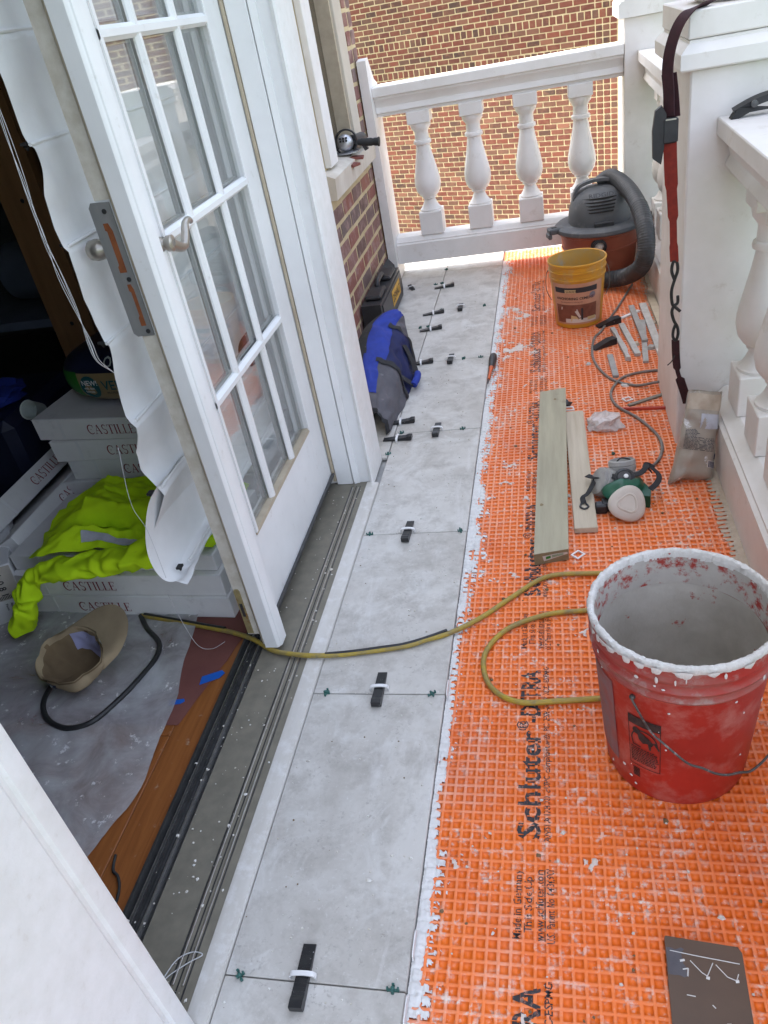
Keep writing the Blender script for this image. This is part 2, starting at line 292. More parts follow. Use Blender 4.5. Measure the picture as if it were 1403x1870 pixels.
# ------------------------------------------------------------------ mesh helpers
ROOT = {}
class MB:
    def __init__(s): s.v = []; s.f = []; s.M = None
    def add(s, vs, fs):
        o = len(s.v)
        if s.M is not None: vs = [s.M @ Vector(v) for v in vs]
        s.v += [tuple(v) for v in vs]; s.f += [tuple(i + o for i in f) for f in fs]; return s
    def box(s, x0, x1, y0, y1, z0, z1, c=0.0):
        if c <= 0:
            return s.add([(x0,y0,z0),(x1,y0,z0),(x1,y1,z0),(x0,y1,z0),(x0,y0,z1),(x1,y0,z1),(x1,y1,z1),(x0,y1,z1)],
                [(0,3,2,1),(4,5,6,7),(0,1,5,4),(1,2,6,5),(2,3,7,6),(3,0,4,7)])
        V = []; idx = {}
        X = (x0, x1); Y = (y0, y1); Z = (z0, z1); c = min(c, (x1-x0)/2.01, (y1-y0)/2.01, (z1-z0)/2.01)
        for i in (0, 1):
            for j in (0, 1):
                for k in (0, 1):
                    sx, sy, sz = (1, -1)[i], (1, -1)[j], (1, -1)[k]
                    for a in range(3):
                        p = [X[i] + sx*c, Y[j] + sy*c, Z[k] + sz*c]; p[a] = (X[i], Y[j], Z[k])[a]
                        idx[(i, j, k, a)] = len(V); V.append(tuple(p))
        F = []
        for a in range(3):
            b, d = (a+1) % 3, (a+2) % 3
            for e in (0, 1):
                q = []
                for (m, n) in ((0,0),(1,0),(1,1),(0,1)):
                    t = [0, 0, 0]; t[a] = e; t[b] = m; t[d] = n; q.append(idx[(*t, a)])
                F.append(tuple(q if e else q[::-1]))
            for m in (0, 1):
                for n in (0, 1):
                    t0 = [0,0,0]; t1 = [0,0,0]; t0[b] = t1[b] = m; t0[d] = t1[d] = n; t0[a] = 0; t1[a] = 1
                    q = (idx[(*t0, b)], idx[(*t1, b)], idx[(*t1, d)], idx[(*t0, d)])
                    F.append(q if m == n else q[::-1])
        for i in (0,1):
            for j in (0,1):
                for k in (0,1):
                    q = (idx[(i,j,k,0)], idx[(i,j,k,1)], idx[(i,j,k,2)])
                    F.append(q if (i+j+k) % 2 else q[::-1])
        return s.add(V, F)
    def tube(s, pts, r, n=8, cap=True, flat=None):
        pts = [Vector(p) for p in pts]; N = len(pts)
        rr = r if isinstance(r, (list, tuple)) else [r] * N
        t0 = (pts[1] - pts[0]).normalized(); up = Vector((0,0,1)) if abs(t0.z) < .9 else Vector((0,1,0))
        if flat: up = Vector(flat)
        V = []; F = []
        side = t0.cross(up).normalized()
        for i, p in enumerate(pts):
            t = (pts[min(i+1, N-1)] - pts[max(i-1, 0)]).normalized()
            if flat: side = t.cross(up).normalized()
            else: side = (side - t * side.dot(t)).normalized()
            u2 = side.cross(t)
            for k in range(n):
                a = 2*PI*k/n
                V.append(p + (side*math.cos(a) + u2*math.sin(a)) * rr[i])
        for i in range(N-1):
            for k in range(n):
                F.append((i*n+k, i*n+(k+1) % n, (i+1)*n+(k+1) % n, (i+1)*n+k))
        if cap: F.append(tuple(range(n))[::-1]); F.append(tuple((N-1)*n+k for k in range(n)))
        return s.add(V, F)
    def ribbon(s, pts, w, th, normal):
        pts = [Vector(p) for p in pts]; N = len(pts); V = []; F = []
        nr = normal if isinstance(normal, list) else [normal]*N
        ww = w if isinstance(w, (list, tuple)) else [w]*N
        for i, p in enumerate(pts):
            t = (pts[min(i+1, N-1)] - pts[max(i-1, 0)]).normalized(); u = Vector(nr[i]).normalized()
            sd = t.cross(u).normalized(); u = sd.cross(t)
            for a, b in ((-1,-1),(1,-1),(1,1),(-1,1)): V.append(p + sd*a*ww[i]/2 + u*b*th/2)
        for i in range(N-1):
            for k in range(4): F.append((i*4+k, i*4+(k+1) % 4, (i+1)*4+(k+1) % 4, (i+1)*4+k))
        F.append((3,2,1,0)); F.append(tuple((N-1)*4+k for k in range(4)))
        return s.add(V, F)
    def lathe(s, prof, n=24, c=(0,0,0), sx=1, sy=1, a0=0, a1=2*PI, cap=True):
        full = abs(a1 - a0 - 2*PI) < 1e-6; m = n if full else n+1
        V = [(c[0] + r*sx*math.cos(a0+(a1-a0)*k/n), c[1] + r*sy*math.sin(a0+(a1-a0)*k/n), c[2]+z) for r, z in prof for k in range(m)]
        F = []
        for i in range(len(prof)-1):
            for k in range(n if full else n):
                k2 = (k+1) % m
                F.append((i*m+k, i*m+k2, (i+1)*m+k2, (i+1)*m+k))
        if full and cap:
            if prof[0][0] > 1e-5: F.append(tuple(range(m))[::-1])
            if prof[-1][0] > 1e-5: F.append(tuple((len(prof)-1)*m+k for k in range(m)))
        return s.add(V, F)
    def prism(s, poly, a0, a1, axis='x'):
        # poly: 2D (p,q); axis x: (a,p,q)   axis y: (p,a,q)   axis z: (p,q,a)
        n = len(poly); area = sum(poly[i][0]*poly[(i+1) % n][1] - poly[(i+1) % n][0]*poly[i][1] for i in range(n))
        if (area < 0) != (axis == 'y'): poly = poly[::-1]
        f = {'x': lambda a, p, q: (a, p, q), 'y': lambda a, p, q: (p, a, q), 'z': lambda a, p, q: (p, q, a)}[axis]
        V = [f(a0, *p) for p in poly] + [f(a1, *p) for p in poly]
        F = [tuple(range(n))[::-1], tuple(range(n, 2*n))] + [(i, (i+1) % n, n+(i+1) % n, n+i) for i in range(n)]
        return s.add(V, F)
    def grid(s, fn, nu, nv, closed_u=False):
        V = [fn(i/nu if not closed_u else i/nu, j/nv) for j in range(nv+1) for i in range(nu + (0 if closed_u else 1))]
        m = nu if closed_u else nu+1; F = []
        for j in range(nv):
            for i in range(nu): F.append((j*m+i, j*m+(i+1) % m, (j+1)*m+(i+1) % m, (j+1)*m+i))
        return s.add(V, F)
    def build(s, name, mat, parent=None, smooth=40, world=False):
        off = ROOT.get(parent.name, Vector((0,0,0))) if (world and parent) else Vector((0,0,0))
        me = bpy.data.meshes.new(name); me.from_pydata([tuple(Vector(v) - off) for v in s.v], [], s.f)
        if len(s.f) < 9000:
            bm = bmesh.new(); bm.from_mesh(me); bmesh.ops.recalc_face_normals(bm, faces=bm.faces); bm.to_mesh(me); bm.free()
        me.materials.append(MAT[mat]); me.update()
        if smooth: me.shade_smooth(); me.set_sharp_from_angle(angle=rad(smooth))
        o = bpy.data.objects.new(name, me); COL.objects.link(o)
        if parent: o.parent = parent; ROOT[o.name] = ROOT.get(parent.name, Vector((0,0,0)))
        return o
def tag(o, label=None, cat=None, group=None, kind=None):
    if label: o['label'] = label
    if cat: o['category'] = cat
    if group: o['group'] = group
    if kind: o['kind'] = kind
    return o
def thing(name, label, cat, loc=(0,0,0), rot=(0,0,0), group=None):
    o = bpy.data.objects.new(name, None); COL.objects.link(o); o.location = loc; o.rotation_euler = rot
    o.empty_display_size = .05; ROOT[o.name] = Vector(loc); return tag(o, label, cat, group)
def single(name, mb, mat, label, cat, group=None, smooth=40, kind=None):
    xs = np.array(mb.v); c = Vector(((xs[:,0].min()+xs[:,0].max())/2, (xs[:,1].min()+xs[:,1].max())/2, xs[:,2].min()))
    mb.v = [tuple(Vector(v) - c) for v in mb.v]
    o = mb.build(name, mat, None, smooth); o.location = c; ROOT[o.name] = c
    return tag(o, label, cat, group, kind)
def struct(name, mb, mat, smooth=40):
    return tag(mb.build(name, mat, None, smooth), kind='structure')
def dup(root, loc=None, rot=None, label=None):
    r = root.copy(); COL.objects.link(r); ROOT[r.name] = Vector(loc or root.location)
    if loc is not None: r.location = loc
    if rot is not None: r.rotation_euler = rot
    if label: r['label'] = label
    for ch in root.children:
        c = ch.copy(); COL.objects.link(c); c.parent = r
        for g in ch.children:
            d = g.copy(); COL.objects.link(d); d.parent = c
    return r
def smoothpath(pts, k=6):
    P = [Vector(p) for p in pts]; P = [P[0]*2-P[1]] + P + [P[-1]*2-P[-2]]; out = []
    for i in range(1, len(P)-2):
        a, b, c, d = P[i-1:i+3]
        for j in range(k):
            t = j/k; out.append(.5*((2*b)+(c-a)*t+(2*a-5*b+4*c-d)*t*t+(3*b-a-3*c+d)*t**3))
    out.append(P[-2]); return out
_tx = {}
def text2d(s, size, res=2, bold=0.0):
    """flat text outline as (verts, faces), left aligned on the baseline"""
    key = (s, res, bold)
    if key not in _tx:
        cu = bpy.data.curves.new('t', 'FONT'); cu.body = s; cu.size = 1; cu.resolution_u = res; cu.offset = bold
        o = bpy.data.objects.new('t', cu); COL.objects.link(o); bpy.context.view_layer.update()
        me = bpy.data.meshes.new_from_object(o)
        _tx[key] = ([tuple(v.co[:2]) for v in me.vertices], [tuple(p.vertices) for p in me.polygons])
        bpy.data.objects.remove(o); bpy.data.curves.remove(cu); bpy.data.meshes.remove(me)
    v, f = _tx[key]
    return [(x*size, y*size) for x, y in v], f
def textw(s, size): v, f = text2d(s, size); return max(x for x, y in v)
def put_text(mb, s, size, fn, res=2, bold=.016):
    v, f = text2d(s, size, res, bold); mb.add([fn(x, y) for x, y in v], f); return mb
# ornamental capitals for the carton print
def castille():
    V = []; F = []
    def quad(ps): o = len(V); V.extend(ps); F.append(tuple(range(o, o+len(ps))))
    def bar(x0, y0, x1, y1, w):
        dx, dy = x1-x0, y1-y0; L = math.hypot(dx, dy); nx, ny = -dy/L*w/2, dx/L*w/2
        quad([(x0-nx, y0-ny), (x1-nx, y1-ny), (x1+nx, y1+ny), (x0+nx, y0+ny)])
    def arc(cx, cy, rx, ry, a0, a1, w0, w1):
        n = 10
        for i in range(n):
            A = []
            for t in (i/n, (i+1)/n):
                a = rad(a0+(a1-a0)*t); w = w0+(w1-w0)*math.sin(PI*t)
                A.append(((cx+(rx-w/2)*math.cos(a), cy+(ry-w/2)*math.sin(a)), (cx+(rx+w/2)*math.cos(a), cy+(ry+w/2)*math.sin(a))))
            quad([A[0][0], A[0][1], A[1][1], A[1][0]])
    x = 0; th, tn = .13, .045
    def serif(cx, y, w=.26): bar(cx-w/2, y, cx+w/2, y, tn)
    def dot(cx, cy, r=.05): quad([(cx+r*math.cos(k*PI/4), cy+r*math.sin(k*PI/4)) for k in range(8)])
    arc(.42, .5, .38, .5, 45, 315, tn, th); bar(.69, .72, .69, 1.0, tn); dot(.42, .5); x = .86          # C
    bar(x+.06, 0, x+.36, 1, tn); bar(x+.36, 1, x+.64, 0, th); bar(x+.12, .42, x+.56, .3, tn); serif(x+.06, .02); serif(x+.64, .02); x += .86   # A
    arc(x+.28, .74, .2, .25, 20, 270, tn, th*.8); arc(x+.28, .25, .22, .25, 90, -160, tn, th*.8); x += .64    # S
    bar(x+.02, .97, x+.72, .97, tn); bar(x+.37, 0, x+.37, .97, th); serif(x+.37, .02); bar(x+.03, .8, x+.03, .98, tn); bar(x+.71, .8, x+.71, .98, tn); x += .84   # T
    bar(x+.1, 0, x+.1, 1, th); serif(x+.1, .02); serif(x+.1, .98); x += .36                                  # I
    for _ in range(2):
        bar(x+.1, 0, x+.1, 1, th); serif(x+.1, .98); bar(x, .025, x+.55, .025, tn); bar(x+.54, 0, x+.54, .22, tn); x += .66   # L L
    bar(x+.1, 0, x+.1, 1, th); bar(x, .025, x+.55, .025, tn); bar(x, .975, x+.55, .975, tn); bar(x+.1, .5, x+.42, .5, tn)
    bar(x+.54, 0, x+.54, .2, tn); bar(x+.54, .8, x+.54, 1, tn); dot(x+.40, .62, .04); x += .62
    return V, F, x
CASV, CASF, CASW = castille()

# ================================================================== SETTING
MT = -0.012                                   # top of the membrane; tile tops are z = 0
g = MB(); g.box(-60, 60, -60, 60, -3.6, -3.4); struct('lawn', g, 'grass')
g = MB(); g.box(-3, 14, 3.4, 10.9, -3.4, -3.38); struct('driveway', g, 'paving')
f = MB(); f.box(-.60, .98, -2.6, 3.40, -.16, -.0165); floor = struct('balcony_floor', f, 'mortar_bed')
fb = MB(); fb.box(-.62, 1.05, -2.6, 3.42, -.42, -.165); struct('balcony_slab', fb, 'white_paint')

# ---- uncoupling membrane with its square studs
P = 0.0193; CW = 0.0069                        # pitch, half width of a cell
X0, Y0 = 0.003, -1.42; NX, NY = 36, 246
ix, iy = np.meshgrid(np.arange(NX), np.arange(NY)); cx = (X0 + (ix + .5) * P).ravel(); cy = (Y0 + (iy + .5) * P).ravel()
n = len(cx); V = np.zeros((n, 12, 3))
sg = np.array([(-1, -1), (1, -1), (1, 1), (-1, 1)])
rng = np.random.default_rng(3); jit = rng.normal(0, .00025, (n, 2))
for k in range(4):
    V[:, k, 0] = cx + sg[k, 0]*P/2; V[:, k, 1] = cy + sg[k, 1]*P/2; V[:, k, 2] = MT
    V[:, 4+k, 0] = cx + sg[k, 0]*CW + jit[:, 0]; V[:, 4+k, 1] = cy + sg[k, 1]*CW + jit[:, 1]; V[:, 4+k, 2] = MT
    V[:, 8+k, 0] = cx + sg[k, 0]*(CW+.0006); V[:, 8+k, 1] = cy + sg[k, 1]*(CW+.0006); V[:, 8+k, 2] = MT - .0034
q = []
for k in range(4):
    k2 = (k+1) % 4; q.append((k, k2, 4+k2, 4+k)); q.append((4+k, 4+k2, 8+k2, 8+k))
q.append((8, 9, 10, 11)); q = np.array(q)
Fq = (q[None] + (np.arange(n)*12)[:, None, None]).reshape(-1, 4)
me = bpy.data.meshes.new('membrane'); me.vertices.add(n*12); me.vertices.foreach_set('co', V.ravel())
me.loops.add(len(Fq)*4); me.loops.foreach_set('vertex_index', Fq.ravel().astype(np.int32))
me.polygons.add(len(Fq)); me.polygons.foreach_set('loop_start', np.arange(0, len(Fq)*4, 4, dtype=np.int32))
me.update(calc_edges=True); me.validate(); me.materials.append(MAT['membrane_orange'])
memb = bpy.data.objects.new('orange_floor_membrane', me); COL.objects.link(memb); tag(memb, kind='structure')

# ---- print on the membrane, cut along the stud grid so that it follows ridges and cells
TV = []; TF = []
def clip(poly, ax, lim, keep_lo):
    out = []; m = len(poly)
    for i in range(m):
        a, b = poly[i], poly[(i+1) % m]; ia = (a[ax] <= lim) == keep_lo; ib = (b[ax] <= lim) == keep_lo
        if ia: out.append(a)
        if ia != ib:
            t = (lim - a[ax]) / (b[ax] - a[ax]); out.append((a[0]+(b[0]-a[0])*t, a[1]+(b[1]-a[1])*t))
    return out
def cuts(lo, hi, o):
    L = []; k = math.floor((lo - o)/P) - 1
    while o + k*P < hi + P:
        L += [o+k*P, o+(k+.5)*P-CW, o+(k+.5)*P+CW]; k += 1
    return [(a, b, (j % 3) == 1) for j, (a, b) in enumerate(zip(L, L[1:])) if b > lo and a < hi]
def lay(poly):
    xs = [p[0] for p in poly]; ys = [p[1] for p in poly]
    for (xa, xb, xc) in cuts(min(xs), max(xs), X0):
        p1 = clip(clip(poly, 0, xa, False), 0, xb, True)
        if len(p1) < 3: continue
        for (ya, yb, yc) in cuts(min(ys), max(ys), Y0):
            p2 = clip(clip(p1, 1, ya, False), 1, yb, True)
            if len(p2) < 3: continue
            z = MT + .0004 if not (xc and yc) else MT - .0031
            o = len(TV); TV.extend((a, b, z) for a, b in p2); TF.append(tuple(range(o, o+len(p2))))
def print_line(s, size, xbase, y0, length=None, ymin=-1.4, ymax=3.0, bold=.008):
    v, f = text2d(s, size, 2, bold); k = (length / max(x for x, y in v)) if length else 1
    for fc in f:
        poly = [(xbase - v[i][1], y0 + v[i][0]*k) for i in fc]
        if min(p[1] for p in poly) > ymin and max(p[1] for p in poly) < ymax: lay(poly)
PER = .667
for r in range(-2, 5):
    b = -.331 + r*PER
    print_line('Schluter', .058, .203, b, .245, bold=.022)
    print_line('-DITRA', .058, .203, b+.268, .148, bold=.022)
    print_line('®', .034, .180, b+.247)
    print_line('ANSI A118.10  cUPC compliant with PC  ESR-2467  ICC-ESPMG', .0175, .222, b-.005, .43)
    for j, (s, L) in enumerate((('Made in Germany', .120), ('This Side Up', .098), ('www.schluter.com', .124), ('U.S. Patent No 6,434,901', .128))):
        print_line(s, .0185, (.172, .190, .209, .227)[j], b-.181 + (0, .012, 0, -.004)[j], L)
    lay([(.2105, b-.181), (.2125, b-.181), (.2125, b-.057), (.2105, b-.057)])
mb = MB(); mb.v = TV; mb.f = TF
o = mb.build('printed_lettering', 'membrane_ink', memb, 0)

# ---- thinset squeezed out along the tile edge and smeared over the studs
def height_patch(x0, x1, y0, y1, st, fn):
    nx = int((x1-x0)/st); ny = int((y1-y0)/st); H = {}; mb = MB(); ids = {}
    for j in range(ny+1):
        for i in range(nx+1):
            h = fn(x0+i*st, y0+j*st)
            if h > 0: H[(i, j)] = h
    def vid(i, j):
        k = (i, j)
        if k not in ids:
            ids[k] = len(mb.v); h = H.get(k, -.0025)
            mb.v.append((x0+i*st+random.uniform(-.3, .3)*st, y0+j*st+random.uniform(-.3, .3)*st, MT+h))
        return ids[k]
    for (i, j) in list(H):
        if (i+1, j) in H or (i, j+1) in H or (i+1, j+1) in H:
            mb.f.append((vid(i, j), vid(i+1, j), vid(i+1, j+1), vid(i, j+1)))
    return mb
def edge_h(x, y):
    a = noise.noise((x*40, y*22, 1.3)); b = noise.noise((x*130, y*110, 4.0)) + .6*noise.noise((x*330, y*300, 4.0)); c = noise.noise((.5, y*5.5, 9.0))
    rx = ((x-X0)/P) % 1; ry = ((y-Y0)/P) % 1
    rid = -.22 if (abs(rx-.5) > .37 or abs(ry-.5) > .37) else .06
    t = .95 - x/(.034+.024*c) + .75*a + .42*b + rid*1.5
    return min(.0055, .0065*t) if t > 0 else -1
mb = height_patch(.001, .110, -1.40, 3.15, .0024, edge_h)
o = mb.build('thinset_ridge', 'thinset', memb, 60); o['kind'] = 'stuff'
def smear_h(x, y):
    a = noise.noise((x*26, y*26, 7.7)); b = noise.noise((x*110, y*110, 2.0)); c = noise.noise((x*4.5, y*4.5, 12.0))
    t = a*.9 + b*.45 + c*.75 - .70 - max(0, x-.20)*1.3 - (.25 if y < -.1 and x > .3 else 0)
    return min(.0035, .004*t+.0006) if t > 0 else -1
mb = height_patch(.05, .62, -1.2, 2.9, .0034, smear_h)
o = mb.build('thinset_smear', 'thinset_thin', memb, 60); o['kind'] = 'stuff'
def border_h(x, y):
    a = noise.noise((x*30, y*9, 21.0)); b = noise.noise((x*120, y*100, 3.0))
    ry = ((y-Y0)/P) % 1; cut = -.5 if (ry < .22 and .662 < x < .69) else 0
    t = (x-.682)/.03 + .45*a + .3*b + .55 + cut
    return min(.004, .004*t) if t > 0 else -1
mb = height_patch(.640, .706, -1.2, 3.0, .0032, border_h)
o = mb.build('thinset_border', 'thinset_beige', memb, 60); o['kind'] = 'stuff'

# ---- floor tiles, each with its own cut edges
T = .612
def tile(x0, x1, y0, y1):
    t = MB(); t.box(x0, x1, y0, y1, -.0105, random.uniform(-.0006, .0004), .0012)
    c = Vector(((x0+x1)/2, (y0+y1)/2, -.01)); t.v = [tuple(Vector(v)-c) for v in t.v]
    o = t.build('tile', 'tile_stone', floor, 0); o.location = c
for k in range(-3, 6): tile(-.3040, -.0010, k*T+.0012, min((k+1)*T-.0012, 3.38))
for k in range(1, 6):
    ya, yb = (k+.66)*T - T, (k+.66)*T
    ya = max(ya, 1.056); yb = min(yb, 3.38)
    if yb > ya + .02: tile(-.585, -.3072, ya+.0012, yb-.0012)

# ---- small chips and crumbs swept nowhere
random.seed(11); mb = MB()
def chip(x, y, z, r, flat=.5):
    n = random.randint(4, 6); a0 = random.random()*6
    ps = [(x+r*random.uniform(.6, 1.3)*math.cos(a0+2*PI*k/n), y+r*random.uniform(.5, 1.2)*math.sin(a0+2*PI*k/n)) for k in range(n)]
    mb.add([(a, b, z) for a, b in ps] + [(x+(a-x)*.6, y+(b-y)*.6, z+r*flat) for a, b in ps],
           [tuple(range(n, 2*n))] + [(i, (i+1) % n, n+(i+1) % n, n+i) for i in range(n)])
for _ in range(420): chip(random.uniform(-.30, -.01), random.uniform(-1.1, 2.9), .0002, abs(random.gauss(0, .0016))+.0006)
for _ in range(240): chip(random.uniform(-.52, -.35), random.uniform(-.9, .86), .0042, abs(random.gauss(0, .0016))+.0006)
for _ in range(520): chip(random.uniform(.02, .68), random.uniform(-1.1, 2.9), MT+.0004, abs(random.gauss(0, .0020))+.0007)
o = single('mortar_crumbs', mb, 'chip_white', None, None, smooth=0, kind='stuff'); o['label'] = 'white mortar crumbs scattered over tiles, threshold and orange membrane'; o['category'] = 'debris'
mb = MB()
for _ in range(150): chip(random.uniform(.04, .68), random.uniform(-1.0, 2.8), MT+.0004, abs(random.gauss(0, .0024))+.001)
for _ in range(60): chip(random.uniform(-.30, -.01), random.uniform(-1.0, 2.9), .0002, abs(random.gauss(0, .0013))+.0006)
o = single('dirt_crumbs', mb, 'cap_brown', None, None, smooth=0, kind='stuff'); o['label'] = 'brown and grey dirt crumbs lying on the membrane and tiles'; o['category'] = 'debris'

# ================================================================== HOUSE
house = thing('brick_house', 'brick house wall with a tan window and stone sill beside the balcony', 'house', (-.62, 2, 0))
core = MB()
core.box(-.90, -.600, 1.04, 2.20, 0, 5.2); core.box(-.90, -.600, 2.75, 3.05, 0, 5.2)
core.box(-.90, -.600, 2.20, 2.75, 0, .655); core.box(-.90, -.600, 2.20, 2.75, 1.85, 5.2)
wall = core.build('wall', 'mortar', house, 0, True)
up = MB(); up.box(-.90, -.50, -3.5, 1.04, 2.25, 5.2); up.box(-.90, -.50, -3.5, -1.351, -.1, 2.25)
up.box(-8, -.90, -3.5, -3.3, -3.4, 5.2); up.box(-8, -.90, 2.85, 3.05, -3.4, 5.2); up.box(-8, -7.8, -3.3, 2.85, -3.4, 5.2); up.box(-.9, -.6, -3.5, 3.05, -3.4, -.17)
up.box(-8, -.45, -3.6, 3.10, 5.2, 5.4)
up.build('upper_wall', 'brick_pattern', house, 0, True)
# bricks of the stretch in view
random.seed(5)
BC, BL, BD = .074, .206, .006
def brick_mesh(name, L, H, D, mat, seed):
    random.seed(seed); b = MB(); b.box(-L/2, L/2, -D, 0, -H/2, H/2, .006)
    b.v = [(x+random.uniform(-.003, .003), y+random.uniform(-.0015, .0015), z+random.uniform(-.003, .003)) for x, y, z in b.v]
    me = bpy.data.meshes.new(name); me.from_pydata(b.v, [], b.f); me.materials.append(MAT[mat]); return me
hb = [brick_mesh('house_brick', BL-.017, BC-.017, BD, 'brick_house', s) for s in range(4)]
hh = [brick_mesh('house_header', BL/2-.017, BC-.017, BD, 'brick_house', s) for s in range(4, 7)]
def put_brick(me, x, y, z, parent, rz):
    o = bpy.data.objects.new('brick', me); COL.objects.link(o); o.parent = parent
    o.location = Vector((x, y, z)) - ROOT[parent.name]; o.rotation_euler = (0, 0, rz); return o
random.seed(6)
z = .05; r = 0
while z < 1.7:
    y = 1.95 + (BL/2 if r % 2 else 0) - .02
    while y < 3.02:
        L = BL; ms = hb
        if y + L > 3.05: L = BL/2; ms = hh
        inwin = .62 < z < 1.9 and y + L > 2.06 and y < 2.75
        if inwin and y + L > 2.80: y2 = 2.757; L = BL/2; ms = hh; put_brick(random.choice(ms), -.6035, y2+L/2, z, wall, PI/2); y = y2 + L; continue
        if not inwin: put_brick(random.choice(ms), -.6035, y+L/2, z, wall, PI/2)
        y += L
    z += BC; r += 1
fl = MB(); fl.box(-.594, -.562, 2.30, 2.96, 0, .055); fl.prism([(-.594, 0), (-.562, 0), (-.562, .10), (-.594, .14)], 2.78, 2.955, 'y')
fl.build('base_flashing', 'flashing', house, 40, True)
# window
win = MB(); win.box(-.68, -.574, 2.60, 2.748, .76, 1.85, .003); win.box(-.66, -.604, 2.20, 2.60, 1.78, 1.85)
wo = win.build('window', 'tan_paint', house, 40, True)
w = MB(); w.box(-.66, -.585, 2.575, 2.599, .77, 1.78); w.build('window_stop', 'tan_strip', wo, 40, True)
w = MB(); w.box(-.655, -.645, 2.20, 2.5745, .75, 1.78); w.build('pane', 'pane_brown', wo, 40, True)
w = MB(); w.box(-.60, -.572, 2.08, 2.205, .76, 2.3, .003); w.build('side_trim', 'white_paint', wo, 40, True)
w = MB(); w.prism([(-.70, .655), (-.548, .655), (-.542, .735), (-.57, .748), (-.70, .765)], 1.98, 2.86, 'y'); w.build('window_sill', 'stone_sill', house, 40, True)

# ---- door frame: casings, jambs and threshold
fr = thing('door_frame', 'white door casing and grey metal threshold of the opening onto the balcony', 'door frame', (-.42, .1, 0))
# far side: jamb steps towards the outside, casing faces the balcony
c = MB(); c.box(-.60, -.4435, .905, 1.05, .004, 2.25)
c.box(-.4435, -.390, .893, 1.05, .004, 2.25, .002); c.box(-.390, -.336, .893+.010, 1.05, .004, 2.25)
c.build('jamb', 'door_paint', fr, 40, True)
c = MB(); c.prism([(-.386, .893), (-.378, .897), (-.370, .899), (-.368, .9035), (-.388, .9035)], .004, 2.25, 'z'); c.build('bead', 'door_paint', fr, 40, True)
c = MB(); c.prism([(-.3358, .897), (-.327, .892), (-.322, .897), (-.3205, .905), (-.3205, 1.040), (-.325, 1.052), (-.60, 1.052), (-.60, 1.0505), (-.3358, 1.0505)], .002, 2.25, 'z')
c.build('casing', 'stucco_paint', fr, 30, True)
c = MB(); c.box(-.4525, -.4445, .889, .904, .02, 2.22); c.build('weatherstrip', 'tan_strip', fr, 40, True)
# near side casing
c = MB(); c.prism([(-.345, -.697), (-.330, -.690), (-.322, -.694), (-.319, -.702), (-.319, -.722), (-.3235, -.726), (-.3235, -.732), (-.3195, -.737), (-.3195, -1.35), (-.60, -1.35), (-.60, -.70), (-.345, -.70)], .002, 2.25, 'z')
c.build('casing', 'stucco_paint', fr, 30, True)
c = MB(); c.box(-.60, -.325, -.69, .893, 2.11, 2.25); c.build('head', 'door_paint', fr, 40, True)
# threshold
c = MB(); c.prism([(-.3455, -.02), (-.3455, .004), (-.3375, .0055), (-.3095, .001), (-.3065, -.004), (-.3065, -.02)], -.6895, .90, 'y'); c.build('threshold_nosing', 'strip_white', fr, 30, True)
c = MB(); c.box(-.4715, -.3457, -.6895, .903, -.02, .003); c.build('threshold_plate', 'sill_metal', fr, 0, True)
c = MB(); c.prism([(-.527, -.02), (-.527, .012), (-.522, .012), (-.5195, -.004), (-.506, -.004), (-.504, .006), (-.500, .006), (-.498, -.003), (-.476, -.003), (-.4717, .004), (-.4717, -.02)], -.6895, .903, 'y'); c.build('threshold_track', 'dark_metal', fr, 30, True)
for xx, w2 in ((-.3865, .0016), (-.3685, .0016)):
    c = MB(); c.box(xx-w2, xx+w2, -.638, .87, .003, .0062, .0008); c.build('threshold_rib', 'bright_metal', fr, 0, True)
for xx in (-.5125, -.487):
    c = MB(); c.box(xx-.0011, xx+.0011, -.689, .90, -.004, .0035); c.build('threshold_rib', 'bright_metal', fr, 0, True)
c = MB(); c.box(-.3788, -.3762, -.6885, .88, .003, .0036); c.build('threshold_groove', 'rubber', fr, 0, True)
c = MB(); c.box(-.3932, -.3900, -.6885, .88, .003, .0034); c.box(-.3650, -.3622, -.6885, .88, .003, .0034); c.build('threshold_groove', 'dark_metal', fr, 0, True)

# ---- french door leaf that stays shut
dr = thing('french_door', 'white french door leaf with divided panes, closed beside the open half', 'door', (-.48, .5, 0))
XO, XI = -.4545, -.500
c = MB(); c.box(XI, XO, .152, .262, .045, 2.10); c.build('stile', 'door_paint', dr, 0, True)
c = MB(); c.box(XI, XO, .785, .888, .045, 2.10); c.build('stile', 'door_paint', dr, 0, True)
c = MB(); c.box(XI, XO-.0005, .262, .785, .045, .262); c.build('bottom_rail', 'door_paint', dr, 0, True)
c = MB(); c.box(XI, XO-.0005, .262, .785, 1.985, 2.10); c.build('top_rail', 'door_paint', dr, 0, True)
c = MB(); c.box(-.475, -.452, .264, .783, .2621, .2735); c.build('glazing_sill', 'tan_strip', dr, 0, True)
c = MB(); c.prism([(XO+.0002, .05), (-.444, .054), (-.444, .045), (XO+.0002, .036)], .20, .888, 'y'); c.build('door_sweep', 'dark_metal', dr, 30, True)
